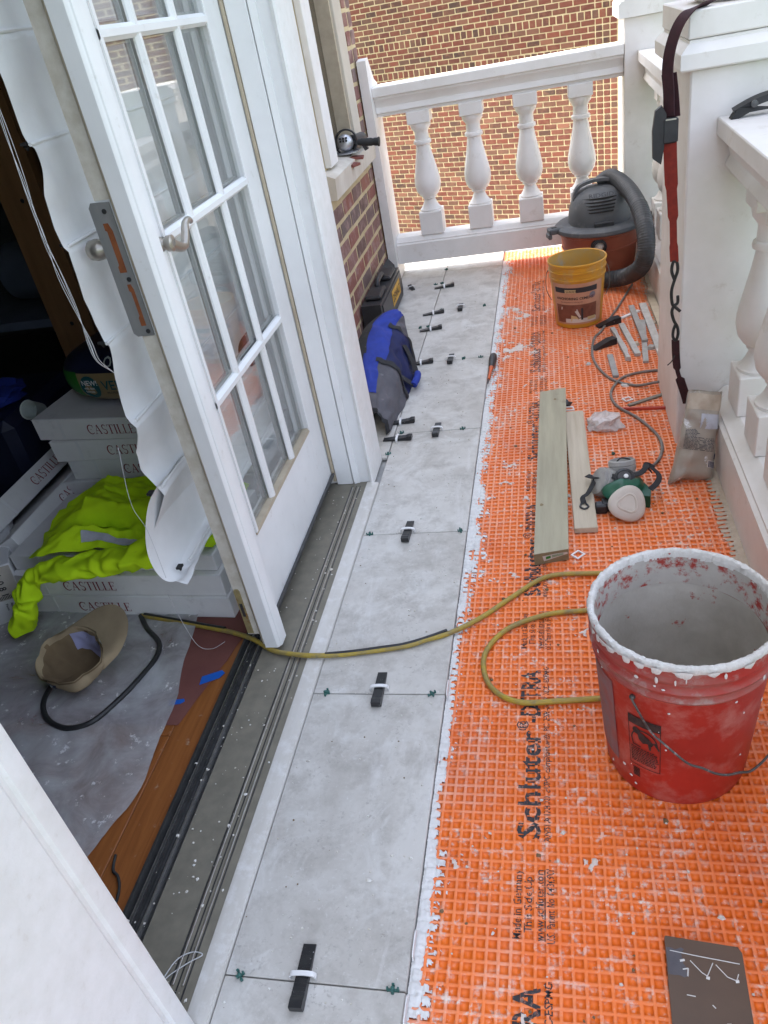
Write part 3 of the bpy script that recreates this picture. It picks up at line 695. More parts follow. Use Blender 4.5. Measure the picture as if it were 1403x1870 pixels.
# glazing beads on the stiles
c = MB(); c.box(-.4540, -.4500, .262, .272, .27, 1.98); c.box(-.4540, -.4500, .777, .787, .27, 1.98); c.build('glazing_bead', 'door_paint', dr, 0, True)
def muntin(p0, p1, w=.0105):
    d = Vector(p1)-Vector(p0); prof = [(-.463, -w), (-.4585, -w), (-.4535, -w*.62), (-.4505, -w*.45), (-.4505, w*.45), (-.4535, w*.62), (-.4585, w), (-.463, w)]
    m = MB()
    if abs(d.z) > abs(d.y): m.prism([(x, p0[1]+q) for x, q in prof], p0[2], p1[2], 'z')
    else: m.prism([(x, p0[2]+q) for x, q in prof], p0[1], p1[1], 'y'); m.v = [(v[0], v[1], v[2]) for v in m.v]; 
    return m
def hmuntin(zc, w=.0125):
    prof = [(-.4632, -w), (-.4575, -w), (-.4525, -w*.62), (-.4495, -w*.45), (-.4495, w*.45), (-.4525, w*.62), (-.4575, w), (-.4632, w)]
    m = MB(); m.prism([(x, zc+q) for x, q in prof], .262, .785, 'y'); return m
for yy in (.420, .612):
    muntin((0, yy, .274), (0, yy, 1.985)).build('muntin', 'door_paint', dr, 30, True)
ZB = [.274, .610, .965, 1.308, 1.650, 1.985]
for zz in ZB[1:-1]: hmuntin(zz).build('muntin', 'door_paint', dr, 30, True)
YB = [.262, .420, .612, .785]
for i in range(5):
    for j in range(3):
        a = MB(); a.box(-.470, -.466, YB[j]+.002, YB[j+1]-.002, ZB[i]+.002, ZB[i+1]-.002); p = a.build('pane', 'glass', dr, 0, True)
        a = MB()
        y0, y1, z0, z1 = YB[j]+(.0105 if j else .010), YB[j+1]-(.0105 if j < 2 else .010), ZB[i]+(.0125 if i else 0), ZB[i+1]-.0125
        t = .006
        a.box(-.4795, -.4705, y0, y0+t, z0, z1); a.box(-.4795, -.4705, y1-t, y1, z0, z1); a.box(-.4795, -.4705, y0+t, y1-t, z0, z0+t); a.box(-.4795, -.4705, y0+t, y1-t, z1-t, z1)
        a.build('spacer_bar', 'plate_metal', p, 0, True)
# meeting edge: astragal, seal, strike plate, bolt plate
c = MB(); c.prism([(-.4540, .1515), (-.4540, .128), (-.4235, .128), (-.4195, .131), (-.4175, .1345), (-.4145, .136), (-.4135, .140), (-.4135, .171), (-.418, .176), (-.4543, .176), (-.4543, .1525)], .020, 2.10, 'z')
c.build('astragal', 'door_paint', dr, 25, True)
c = MB(); c.box(-.4645, -.4560, .136, .1519, .022, 2.09, .003); c.build('weatherstrip', 'tan_strip', dr, 0, True)
c = MB(); c.box(-.5005, -.466, .1502, .1518, .045, .82); c.box(-.5005, -.466, .1502, .1518, 1.07, 2.09); c.build('edge_face', 'old_paint', dr, 0, True)
c = MB(); c.prism([(-.514, .829), (-.507, .822), (-.473, .822), (-.473, 1.066), (-.508, 1.068), (-.514, 1.060)], .1465, .1495, 'y'); pl = c.build('strike_plate', 'plate_metal', dr, 30, True)
c = MB(); c.prism([(-.497, .944), (-.483, .944), (-.483, 1.018), (-.4875, 1.032), (-.497, 1.032), (-.497, 1.020), (-.494, 1.018), (-.494, .958), (-.497, .955)], .1458, .1464, 'y'); c.build('strike_hole', 'slot_wood', pl, 0, True)
c = MB(); c.prism([(-.492, .842), (-.482, .842), (-.482, .912), (-.485, .922), (-.492, .922), (-.492, .91), (-.489, .907), (-.489, .862), (-.492, .858)], .1458, .1464, 'y'); c.build('strike_hole', 'slot_wood', pl, 0, True)
for (sx_, sz_) in ((-.486, 1.052), (-.484, .931), (-.482, .831)):
    c = MB(); c.M = Matrix.Translation((sx_, .1460, sz_)) @ Matrix.Rotation(PI/2, 4, 'X'); c.lathe([(.0045, 0), (.0045, .0012), (.002, .0016), (0, .0012)], 10); c.build('screw', 'dark_metal', pl, 40, True)
c = MB(); c.prism([(-.499, .05), (-.484, .05), (-.484, .182), (-.4875, .188), (-.4955, .188), (-.499, .182)], .1475, .1500, 'y'); bp = c.build('flush_bolt', 'brass', dr, 30, True)
c = MB(); c.box(-.4945, -.4875, .1462, .1474, .105, .145); c.build('bolt_slide', 'dark_metal', bp, 0, True)
# lever outside, thumb turn inside
c = MB(); c.M = Matrix.Translation((XO, .200, .972)) @ Matrix.Rotation(PI/2, 4, 'Y')
c.lathe([(.0, 0), (.018, 0), (.018, .004), (.013, .008), (.011, .014), (.0125, .020), (.014, .026), (.0115, .031), (.010, .035), (.0145, .040), (.015, .050), (.010, .053), (0, .053)], 18)
hd = c.build('lever_handle', 'nickel', dr, 40, True)
pts = smoothpath([(-.408, .200, .972), (-.404, .218, .960), (-.402, .238, .957), (-.402, .254, .970), (-.403, .270, .988), (-.405, .292, .991), (-.406, .304, .985)], 4)
c = MB(); c.tube(pts, [.0105 - .005*i/(len(pts)-1) for i in range(len(pts))], 10); c.build('lever', 'nickel', hd, 60, True)
c = MB(); c.M = Matrix.Translation((XI, .168, .985)) @ Matrix.Rotation(-PI/2, 4, 'Y'); c.lathe([(.013, 0), (.013, .022), (.018, .028), (.0195, .040), (.017, .052), (.010, .058), (0, .059)], 16); c.build('thumb_turn', 'nickel', dr, 40, True)

# ================================================================== BALUSTRADES
def baluster(parent, x, y, z0=.215, z1=.812):
    b = MB(); h = z1 - z0; s = h/.597
    q = .060
    b.box(x-q, x+q, y-q, y+q, z0, z0+.115*s, .003)
    zb = z0 + .115*s
    pr = [(.047, 0), (.047, .008), (.042, .012), (.032, .030), (.0245, .052), (.0245, .058), (.031, .062), (.031, .070), (.040, .078), (.051, .098), (.0565, .128), (.0555, .155), (.050, .190), (.042, .235), (.034, .280), (.0295, .315),
          (.0295, .322), (.037, .326), (.038, .334), (.036, .342), (.030, .345), (.029, .380), (.032, .388), (.041, .402), (.044, .415), (.044, .424)]
    b.lathe([(r*1.19, zz*s) for r, zz in pr], 28, (x, y, zb))
    b.box(x-.057, x+.057, y-.057, y+.057, zb+.424*s, z1, .003)
    return b.build('baluster', 'rail_paint', parent, 35, True)
TOP = [(0, .938), (-.002, .935), (-.002, .898), (.010, .894), (.012, .884), (.026, .868), (.032, .848), (.024, .832), (.022, .824), (.036, .820), (.036, .806), (.130, .806), (.130, .820), (.142, .824), (.140, .832), (.134, .848), (.140, .868), (.154, .884), (.156, .894), (.168, .898), (.168, .935), (.166, .938)]
BOT = [(.006, .085), (.006, .182), (.014, .188), (.014, .194), (.022, .200), (.030, .212), (.036, .216), (.130, .216), (.136, .212), (.144, .200), (.152, .194), (.152, .188), (.160, .182), (.160, .085)]
# end railing
er = thing('balustrade', 'white balustrade with four turned balusters across the end of the balcony', 'balustrade', (0, 3.08, 0))
a = MB(); a.prism([(3.0+p, q) for p, q in TOP], -.545, .623, 'x'); a.build('top_rail', 'rail_paint', er, 25, True)
a = MB(); a.prism([(3.0+p, q) for p, q in BOT], -.545, .623, 'x'); a.build('bottom_rail', 'rail_paint', er, 25, True)
for xx in (-.345, -.086, .173, .430): baluster(er, xx, 3.083, .215, .807)
a = MB(); a.prism([(2.955, .008), (2.955, 1.060), (3.02, 1.068), (3.10, .97), (3.17, .945), (3.17, .008)], -.590, -.546, 'x'); a.build('wall_post', 'rail_paint', er, 25, True)
# corner newel
nw = thing('newel_post', 'square white corner newel behind the shop vacuum hose', 'newel post', (.80, 3.16, 0))
a = MB(); a.box(.625, .985, 2.998, 3.34, -.016, 1.035, .003); a.build('shaft', 'rail_paint', nw, 0, True)
a = MB(); a.prism([(.600, 1.036), (.600, 1.088), (.612, 1.100), (.62, 1.100), (.626, 1.112), (.984, 1.112), (.99, 1.100), (.998, 1.100), (1.010, 1.088), (1.010, 1.036)], 2.973, 3.365, 'y'); a.build('cap', 'rail_paint', nw, 20, True)
# side railings
def side_run(y0, y1, ys, label, x=.684):
    r = thing('balustrade', label, 'balustrade', (x+.08, (y0+y1)/2, 0))
    a = MB(); a.prism([(x+p, q-.035) for p, q in TOP], y0, y1, 'y'); a.build('top_rail', 'rail_paint', r, 25, True)
    BB = [(.020, -.016), (.020, .135), (.030, .142), (.030, .150), (.046, .158), (.058, .172), (.066, .176), (.170, .176), (.176, .172), (.176, -.016)]
    a = MB(); a.prism([(x+p, q) for p, q in BB], y0, y1, 'y'); a.build('base_rail', 'rail_paint', r, 25, True)
    for yy in ys: baluster(r, x+.115, yy, .1765, .771)
    return r
side_run(1.512, 2.996, [1.62+.20*k for k in range(7)], 'white side balustrade between the corner newel and the column pedestal')
side_run(-2.0, 1.048, [.905-.215*k for k in range(9)], 'white side balustrade running from the column pedestal beside the red bucket')
# pedestal with its column
pd = thing('column_pedestal', 'white square pedestal carrying a round column, orange strap hanging on it', 'pedestal', (.85, 1.28, 0))
a = MB(); a.box(.615, 1.12, 1.05, 1.51, -.016, 1.014, .004); a.build('shaft', 'rail_paint', pd, 0, True)
def ring(mb, prof):
    # square moulding swept round the pedestal: prof = (overhang, z)
    N = len(prof); V = []
    for o, z in prof:
        V += [(.615-o, 1.05-o, z), (1.12+o, 1.05-o, z), (1.12+o, 1.51+o, z), (.615-o, 1.51+o, z)]
    F = [(i*4+k, i*4+(k+1) % 4, (i+1)*4+(k+1) % 4, (i+1)*4+k) for i in range(N-1) for k in range(4)]
    F += [(3, 2, 1, 0), tuple((N-1)*4+k for k in range(4))]
    mb.add(V, F)
a = MB(); ring(a, [(0, 1.0145), (.024, 1.0145), (.027, 1.018), (.027, 1.050), (.022, 1.056), (.012, 1.066), (.006, 1.070), (.006, 1.076), (0, 1.078)]); a.build('cap_moulding', 'rail_paint', pd, 20, True)
a = MB(); a.box(.605, 1.13, 1.04, 1.52, 1.0785, 1.137, .003); a.build('plinth', 'rail_paint', pd, 0, True)
a = MB(); a.lathe([(.205, 0), (.225, .012), (.236, .035), (.238, .055), (.230, .080), (.212, .095), (.206, .10), (.206, .115), (.196, .125), (.190, .15), (.186, .2), (.180, 1.5)], 40, (.868, 1.28, 1.1375)); a.build('column', 'rail_paint', pd, 30, True)

# ================================================================== BRICK BUILDING BEYOND
nb = thing('brick_building', 'sunlit red brick building with cream mortar beyond the end railing', 'building', (0, 11, -3.4)); NBROT = rad(-27)
a = MB(); a.box(-6, 7, 11.0, 11.4, -3.4, 4.2); fw = a.build('wall', 'mortar', nb, 0, True)
a = MB(); a.box(-6.5, 7.5, 9.82, 14.9, 4.2, 4.4); a.build('shading_eave', 'shading_slab', nb, 0, True)  # overhang added out of view, sized to shade the upper brickwork
a = MB(); a.box(-6, 7, 11.4, 14.5, -3.4, 4.2); a.build('rear_wall', 'brick_pattern', nb, 0, True)
FL, FH = .202, .074
fbm = [brick_mesh('far_brick', FL-.017, FH-.0165, .006, 'brick_far', s) for s in range(20, 25)]
fhm = [brick_mesh('far_header', FL/2-.016, FH-.0165, .006, 'brick_far', s) for s in range(25, 28)]
fsm = [brick_mesh('far_soldier', FL/2-.021, .088, .006, 'brick_far', s) for s in range(28, 30)]
random.seed(9); cand = []; z = -2.25; r = 0
while z < 1.7:
    soldier = abs(z-.69) < .037 or abs(z-.30) < .037
    if soldier:
        zc = z + .015; x = -4.3
        while x < 1.8: cand.append((random.choice(fsm), x, zc)); x += FL/2
        z += FH + .030
    else:
        x = 1.05
        if r % 2: cand.append((random.choice(fhm), x-FL/4, z)); x -= FL/2
        while x > -4.4: cand.append((random.choice(fbm), x-FL/2, z)); x -= FL
        for k in range(7): cand.append((random.choice(fhm), 1.05+FL/4+FL/2*k, z))
        z += FH
    r += 1
def vis(c): return (abs(c[1]+.75)/2.0)**2 + ((c[2]-.72)/.62)**2
cand.sort(key=vis)
for me_, x, z in cand[:300]: put_brick(me_, x, 11.0, z, fw, 0)
mb = MB()
for me_, x, z in cand[300:]:
    mb.add([(v.co.x+x, v.co.y+11.0, v.co.z+z) for v in me_.vertices], [tuple(p.vertices) for p in me_.polygons])
o = mb.build('brick', 'brick_far_stuff', fw, 0, True); o['kind'] = 'stuff'
a = MB(); a.box(-6, -4.4, 10.99, 10.999, -3.4, 4.2); a.box(1.95, 7, 10.99, 10.999, -3.4, 4.2); a.box(-4.4, 1.95, 10.99, 10.999, -3.4, -2.29); a.box(-4.4, 1.95, 10.99, 10.999, 1.78, 4.2)
a.build('outer_brickwork', 'brick_pattern', nb, 0, True)
nb.location = (0, 11.6, -3.4); nb.rotation_euler = (0, 0, NBROT)

# ================================================================== TILE-LEVELLING WEDGES, SPACERS
random.seed(21)
def make_wedge(label):
    t = thing('levelling_wedge', label, 'wedge', (0, 0, 0), group='levelling wedges clamped over tile joints')
    L = .104; n = 16; top = []
    for i in range(n+1):
        y = -L/2 + L*i/n; z = .0025 + .0125*(i/n)
        top.append((y, z)); top.append((y+.0005, z+.0010))
    poly = [(-L/2, .0003), (L/2-.004, .0003), (L/2, .004), (L/2, .0165), (L/2-.012, .0165)] + [p for p in top[::-1] if p[0] < L/2-.013]
    a = MB(); a.prism(poly, -.0108, .0108, 'x')
    a.build('wedge', 'black_wedge', t, 20)
    b = MB(); pts = [(-.0205, 0, .0005), (-.0210, 0, .006), (-.0195, 0, .0105), (-.015, 0, .0135), (0, 0, .0150), (.015, 0, .0135), (.0195, 0, .0105), (.0210, 0, .006), (.0205, 0, .0005)]
    b.ribbon(smoothpath(pts, 3), .0075, .0026, [(0.0001, 0, 1)] * (8*3+1)); b.build('clip_strap', 'clip_white', t, 40)
    return t
wl = 'black ribbed wedge through a white clip across a tile joint'
w0 = make_wedge('black levelling wedge on the tile joint beside the door threshold, widest gap')
labs = ['black levelling wedge on the joint where the yellow cord crosses the tiles', 'black levelling wedge on the first joint beyond the yellow cord', 'black levelling wedge on the joint beside the grey end of the tool bag',
        'black levelling wedge on the joint level with the orange screwdriver', 'small black levelling wedge on the joint past the blue tool bag']
WY = [(-.169, -.606, .04), (-.150, .010, .03), (-.171, .616, -.02), (-.154, 1.226, 0), (-.163, 1.842, .01), (-.174, 2.455, .03)]
w0.location = (*WY[0][:2], .0008); w0.rotation_euler = (0, 0, PI+WY[0][2]); w0['label'] = 'black levelling wedge on the tile joint nearest the white door casing edge'
for (x, y, a), l in zip(WY[1:], labs): dup(w0, (x, y, .0008), (0, 0, PI+a), l)
WX = [(-.294, 1.301, .05, 'black levelling wedge half under the grey end of the tool bag'), (-.287, 1.178, -.06, 'black levelling wedge at the foot of the door casing, touching the tool bag'),
      (-.286, 1.823, .10, 'black levelling wedge across the long joint by the tool bag handle'), (-.289, 2.201, .12, 'black levelling wedge across the long joint past the tool bag end'),
      (-.300, 2.408, .12, 'black levelling wedge across the long joint beside the black case'), (-.286, 2.789, .10, 'black levelling wedge across the long joint near the end railing')]
for x, y, a, l in WX: dup(w0, (x, y, .0008), (0, 0, -PI/2+a), l)
wd = dup(w0, (-.465, 2.826, .0008), (0, 0, .5), 'small black levelling wedge by the wall post of the end railing'); wd.scale = (.9, .55, 1)

def spacer_mesh():
    a = MB()
    for k, L in ((0, .010), (1, .008), (2, .010), (3, .006)):
        a.M = Matrix.Rotation(k*PI/2, 4, 'Z'); a.box(-.0016, .0016, 0, L, 0, .0045, .0005); a.box(-.0022, .0022, L-.003, L, 0, .009, .0006)
    a.M = None; a.lathe([(.0034, 0), (.0034, .009), (.0016, .0105)], 8)
    return a
sm = spacer_mesh().build('tile_spacer', 'spacer_green', None, 30)
SP = [(-.277, -.612), (-.021, -.612), (-.273, 0.0), (-.030, 0.0), (-.284, .612), (-.018, .612), (-.281, 1.224), (-.063, 1.224), (-.108, 1.836), (-.038, 1.836),
      (-.059, 2.448), (-.268, 2.448), (-.3056, 1.079), (-.3056, 2.245), (-.3056, 3.09), (-.3056, 2.858), (-.340, 2.852), (-.560, 2.852), (-.344, 2.240)]
JN = ['the joint beside the near door casing', 'the joint just short of the yellow cord', 'the first joint beyond the yellow cord', 'the joint by the grey bag end', 'the joint level with the screwdriver', 'the joint past the tool bag']
SPL = ['green spacer at the %s end of %s' % (e, j) for j in JN for e in (('threshold', 'membrane') if j != JN[4] else ('middle', 'membrane'))]
SPL[10], SPL[11] = SPL[11], SPL[10]
SPL = [s.replace('threshold end', 'wall end') if i > 5 else s for i, s in enumerate(SPL)]
SPL += ['green spacer in the long joint at the foot of the door casing', 'green spacer in the long joint past the tool bag handle', 'green spacer in the long joint almost under the end railing', 'green spacer in the long joint behind the farthest black wedge', 'green spacer in the cross joint next to the farthest black wedge', 'green spacer in the cross joint at the wall post foot', 'green spacer in the cross joint between tool bag and long joint']
for i, (x, y) in enumerate(SP):
    o = sm if i == 0 else sm.copy()
    if i: COL.objects.link(o)
    o.location = (x, y, -.0015); o.rotation_euler = (random.uniform(-.2, .2), random.uniform(-.2, .2), random.uniform(0, 6))
    tag(o, SPL[i], 'spacer', 'green spacers in the tile joints')
for i, (x, y, l) in enumerate(((.004, -.540, 'white clip tab standing at the tile edge, upper of two by the near mortar'), (.004, -.640, 'white clip tab with rounded head at the tile corner by a green spacer'), (.004, .015, 'white clip tab at the tile edge beside the yellow cord'))):
    a = MB(); a.prism([(-.024, -.003), (.024, -.003), (.022, .006), (.016, .010), (-.016, .010), (-.022, .006)], -.0011, .0011, 'x'); a.v = [(v[0]+x, v[1]+y, v[2]) for v in a.v]
    single('clip_tab', a, 'clip_white', l, 'clip', 'white clip tabs along the tile edge', 30)

# ================================================================== RED BUCKET
bk = thing('red_bucket', 'large red plastic bucket smeared with grey mortar, wire handle hanging down', 'bucket', (.458, -.125, MT))
HB = .372; R0, R1 = .125, .150
def rb(z): return R0 + (R1-R0)*z/HB
a = MB(); a.lathe([(0, .004), (R0-.012, .004), (R0-.010, 0), (R0-.002, .001), (R0, .008)] + [(rb(z), z) for z in (.05, .10, .15, .20, .25, .285)], 72, cap=False); a.build('body', 'bucket_red', bk, 50)
a = MB(); a.lathe([(rb(.2852), .2852), (rb(.288)+.004, .287), (rb(.292)+.005, .291), (rb(.296)+.002, .295), (rb(.305)+.001, .304), (rb(.31)+.006, .308), (rb(.316)+.007, .314), (rb(.320)+.002, .319), (rb(.33)+.001, .331), (rb(.336)+.005, .335), (rb(.341)+.005, .340), (rb(.345)+.002, .345), (rb(.360)+.002, .360)], 72, cap=False); a.build('rim_band', 'bucket_band', bk, 50)
random.seed(3)
prof = [(rb(HB)+.003, .360), (rb(HB)+.0045, .366), (rb(HB)+.003, .372), (rb(HB)-.002, .374), (rb(HB)-.006, .371), (rb(HB)-.007, .355)]
a = MB(); a.lathe(prof, 288, cap=False)
a.v = [(x*(1+.010*noise.noise((x*60, y*60, z*60))+.012*noise.noise((x*210, y*210, z*210))), y*(1+.010*noise.noise((x*60, y*60, z*60))+.012*noise.noise((x*210, y*210, z*210))), z+.0016*noise.noise((x*50, y*50, 3))+.0022*noise.noise((x*190, y*190, 3))) for x, y, z in a.v]; a.build('rim', 'rim_mortar', bk, 60)
a = MB(); a.lathe([(rb(HB)-.0068, .358)] + [(rb(z)-.0055, z) for z in (.345, .33, .315, .30)], 72, cap=False)
a.build('mortar_lining', 'bucket_inside_top', bk, 60)
a = MB(); a.lathe([(rb(z)-.0055+.0025*math.sin((z-.30)*90), z) for z in (.30, .27, .24, .20, .16, .12, .08)] + [(R0-.012, .03), (R0-.03, .016), (.04, .012), (0, .012)], 72, cap=False)
a.v = [(x*(1+.02*noise.noise((x*22, y*22, z*22))), y*(1+.02*noise.noise((x*22, y*22, z*22))), z) for x, y, z in a.v]; a.build('mortar_lining', 'bucket_inside', bk, 60)
# mortar drips on the outside
a = MB()
for _ in range(26):
    th = random.uniform(-2.9, -.2); z0 = .36-abs(random.gauss(0, .05)); w = random.uniform(.001, .0042); h = random.uniform(.002, .010)
    if random.random() < .5: z0 = random.uniform(.02, .35); h = w
    r = rb(z0)+.0035; n = 7
    ps = [(th + w/r*math.cos(2*PI*k/n)*random.uniform(.7, 1.2), z0 + h*math.sin(2*PI*k/n)*random.uniform(.7, 1.2)) for k in range(n)]
    rr_ = r+.003 if z0 > .28 else r-.0028
    a.add([((rr_)*math.cos(t), rr_*math.sin(t), z) for t, z in ps] + [((rr_+.0015)*math.cos(th), (rr_+.0015)*math.sin(th), z0)], [(i, (i+1) % n, n) for i in range(n)])
for _ in range(16):                       # runs of mortar over the rim
    th = random.uniform(-3.0, 0.0); w = random.uniform(.004, .013); h = random.uniform(.003, .009); n = 14
    ps = []
    for k in range(n):
        al = 2*PI*k/n; ps.append((th + w/.155*math.cos(al)*random.uniform(.9, 1.1), .366 + (h*.35 if math.sin(al) > 0 else h*1.4)*math.sin(al)*random.uniform(.9, 1.1)))
    a.add([((rb(z)+.0085)*math.cos(t), (rb(z)+.0085)*math.sin(t), min(z, .371)) for t, z in ps] + [((rb(.36)+.0115)*math.cos(th), (rb(.36)+.0115)*math.sin(th), .362-h*.4)], [(i, (i+1) % n, n) for i in range(n)])
o = a.build('mortar_splash', 'thinset', bk, 60); o['kind'] = 'stuff'
def cyl(th, z, e=.0006): r = rb(z)+e; return (r*math.cos(th), r*math.sin(th), z)
def cyl_patch(parent, name, mat, t0, t1, z0, z1, e, rfun=None, n=10):
    a = MB(); V = []
    for i in range(n+1):
        for z in (z0, z1): V.append(cyl(t0+(t1-t0)*i/n, z, e) if rfun is None else rfun(t0+(t1-t0)*i/n, z, e))
    a.add(V, [(2*i, 2*i+2, 2*i+3, 2*i+1) for i in range(n)]); return a.build(name, mat, parent, 60)
# warning label: black frame, heading, child-over-pail pictogram, small print
TH0 = -2.32; TW = .42
a = MB()
def lab(u, v): return cyl(TH0 + TW*u, .085 + .135*v, .0012)
def lpoly(mb, ps, e=0): mb.add([Vector(lab(u, v))*1.0 + Vector((lab(u, v)[0], lab(u, v)[1], 0))*e for u, v in ps], [tuple(range(len(ps)))])
for u0, u1, v0, v1 in ((0, 1, .985, 1), (0, 1, 0, .012), (0, .02, 0, 1), (.98, 1, 0, 1)):
    n = 6
    for i in range(n): lpoly(a, [(u0+(u1-u0)*i/n, v0), (u0+(u1-u0)*(i+1)/n, v0), (u0+(u1-u0)*(i+1)/n, v1), (u0+(u1-u0)*i/n, v1)])
for i in range(6): lpoly(a, [(i/6, .84), ((i+1)/6, .84), ((i+1)/6, .985), (i/6, .985)], .001)
# pail seen from the side with a toddler's figure leaning in
def ell(cu, cv, ru, rv, n=16): return [(cu+ru*math.cos(2*PI*k/n), cv+rv*math.sin(2*PI*k/n)) for k in range(n)]
lpoly(a, ell(.26, .73, .12, .065)); lpoly(a, [(.26, .74), (.45, .72), (.66, .66), (.80, .58), (.74, .52), (.60, .55), (.46, .52), (.34, .58)], .001)
lpoly(a, [(.78, .60), (.95, .47), (.97, .50), (.86, .62)], .002); lpoly(a, [(.62, .56), (.66, .44), (.72, .44), (.72, .54)], .002)
for k in range(14):
    t0, t1 = PI*k/14, PI*(k+1)/14
    lpoly(a, [(.5+.42*math.cos(t0), .56+.22*math.sin(t0)), (.5+.42*math.cos(t1), .56+.22*math.sin(t1)), (.5+.38*math.cos(t1), .56+.195*math.sin(t1)), (.5+.38*math.cos(t0), .56+.195*math.sin(t0))])
lpoly(a, [(.08, .56), (.12, .56), (.16, .44), (.40, .44), (.40, .42), (.13, .42)])
for k in range(9):
    v = .37-.036*k; L = random.uniform(.75, .93)
    u = .06
    while u < L:
        w = random.uniform(.03, .10); lpoly(a, [(u, v), (min(u+w, .95), v), (min(u+w, .95), v+.02), (u, v+.02)]); u += w+.02
a.build('warning_label', 'ink', bk, 0)
a = MB()
def lab2(u, v): return cyl(TH0 + .04 + .10*u, .052 + .026*v, .0012)
for k in range(6): a.add([lab2(0, k/6), lab2(1, k/6), lab2(1, k/6+.11), lab2(0, k/6+.11)], [(0, 1, 2, 3)])
a.build('small_print', 'ink', bk, 0)
cyl_patch(bk, 'worn_label', 'grey_blue_label', -3.35, -2.55, .06, .27, .0012)
# wire bail
pts = []
for k in range(25):
    t = k/24; th = rad(-128) + rad(176)*t
    sag = .27 - .155*math.sin(PI*min(1, t*1.02))**.8; rr = rb(.27)+.006+.020*math.sin(PI*t)
    pts.append((rr*math.cos(th), rr*math.sin(th), sag + .003*math.sin(k*2.3)))
a = MB(); a.tube(smoothpath(pts, 3), .0022, 6); a.build('bail_handle', 'wire', bk, 60)
for th in (rad(-128), rad(48)):
    a = MB(); a.M = Matrix.Rotation(th, 4, 'Z') @ Matrix.Translation((rb(.27)+.001, 0, .27)) @ Matrix.Rotation(PI/2, 4, 'Y'); a.lathe([(.005, 0), (.005, .004), (.003, .006), (0, .006)], 12); a.build('bail_ear', 'wire', bk, 40)

# ================================================================== YELLOW PAIL
yp = thing('yellow_pail', 'yellow plastic pail of anchoring cement with printed label and wire bail', 'pail', (.366, 2.17, MT))
HY = .275
def ry(z): return .096 + .022*z/HY
a = MB(); a.lathe([(0, .003), (.088, .003), (.090, 0), (.096, .003)] + [(ry(z), z) for z in (.02, .06, .12, .18, .205)] + [(ry(.206)+.004, .207), (ry(.21)+.004, .212), (ry(.214), .214), (ry(.234), .234), (ry(.235)+.004, .236), (ry(.24)+.004, .241), (ry(.243), .243), (ry(.262), .262), (ry(.264)+.003, .264), (ry(.272)+.004, .272), (ry(.275)+.001, .276), (ry(.275)-.003, .273)], 48, cap=False); a.build('body', 'pail_yellow', yp, 40)
a = MB(); a.lathe([(ry(.275)-.0032, .2725), (ry(.2)-.005, .2), (ry(.1)-.006, .1), (.088, .02), (0, .018)], 48, cap=False); a.build('inside', 'pail_inside', yp, 50)
def yc(th, z, e): r = ry(z)+e; return (r*math.cos(th), r*math.sin(th), z)
FA = rad(-97)
def ypatch(name, mat, u0, u1, v0, v1, e=.0006, parent=None, n=12): return cyl_patch(parent or yp, name, mat, FA+u0*1.0, FA+u1*1.0, v0, v1, e, yc, n)
lb = ypatch('label', 'label_pink', -1.0, 1.15, .020, .198, .0006)
ypatch('label_band', 'label_black', -.86, .86, .160, .182, .0012, lb); ypatch('label_photo', 'label_brown', -.86, .86, .028, .108, .0012, lb)
ypatch('label_pavement', 'label_white', -.45, .86, .028, .046, .0018, lb); ypatch('label_band', 'label_cream', -.40, .02, .160, .174, .0018, lb); ypatch('label_caption', 'label_cream', .46, .82, .036, .050, .0024, lb)
def ytext(s, size, u, v, e=.0022, k=1.0): a = MB(); put_text(a, s, size, lambda x, y: yc(FA+u+(x*k)/.107, v+y, e)); return a
ytext('ANCHORING CEMENT', .0155, -.80, .130, k=1.02).build('lettering', 'ink', lb, 0)
ytext('QUIKRETE', .0105, -.37, .163, .0026).build('lettering', 'ink', lb, 0)
ytext('Fast setting cement for anchoring metal', .0058, -.60, .118, .0022).build('lettering', 'ink', lb, 0)
a = MB(); n = 16; a.add([yc(FA+.66+.13*math.cos(2*PI*k/n), .143+.0135*math.sin(2*PI*k/n), .0022) for k in range(n)], [tuple(range(n))]); a.build('label_badge', 'grey_blue_label', lb, 0)
# picture on the label: a white trowel handle pouring into a hole round a post
a = MB()
for q in ([(-.62, .086), (.06, .078), (.06, .088), (-.60, .098)], [(-.05, .078), (.12, .050), (.20, .052), (.06, .086)]): a.add([yc(FA+u, v, .0024) for u, v in q], [(0, 1, 2, 3)])
a.build('label_picture', 'label_white', lb, 0)
a = MB(); a.add([yc(FA+u, v, .0026) for u, v in [(.20, .040), (.28, .040), (.28, .092), (.20, .092)]], [(0, 1, 2, 3)]); a.build('label_picture', 'label_black', lb, 0)
a = MB(); a.add([yc(FA+u, v, .0022) for u, v in [(-.22, .034), (.12, .040), (.02, .056), (-.20, .062)]], [(0, 1, 2, 3)]); a.build('label_picture', 'label_cream', lb, 0)
pts = [(.122*math.cos(t), .122*math.sin(t)-.004, .238-.125*math.sin(PI*k/20)**.9) for k, t in ((k, rad(168)+rad(204)*k/20) for k in range(21))]
pts = [((.121+.012*math.sin(PI*k/20))*math.cos(rad(175)+rad(190)*k/20), (.121+.012*math.sin(PI*k/20))*math.sin(rad(175)+rad(190)*k/20)*.0+ (.0 if k in (0, 20) else -.03*math.sin(PI*k/20)), 0) for k in range(21)]
# the bail hangs open to either side of the label
for sgn in (-1, 1):
    q = [(sgn*.118, .0, .236), (sgn*.126, -.01, .222), (sgn*.130, -.022, .19), (sgn*.127, -.036, .155), (sgn*.110, -.062, .125)]
    a = MB(); a.tube(smoothpath(q, 5), .0016, 6); a.build('bail', 'wire', yp, 60)

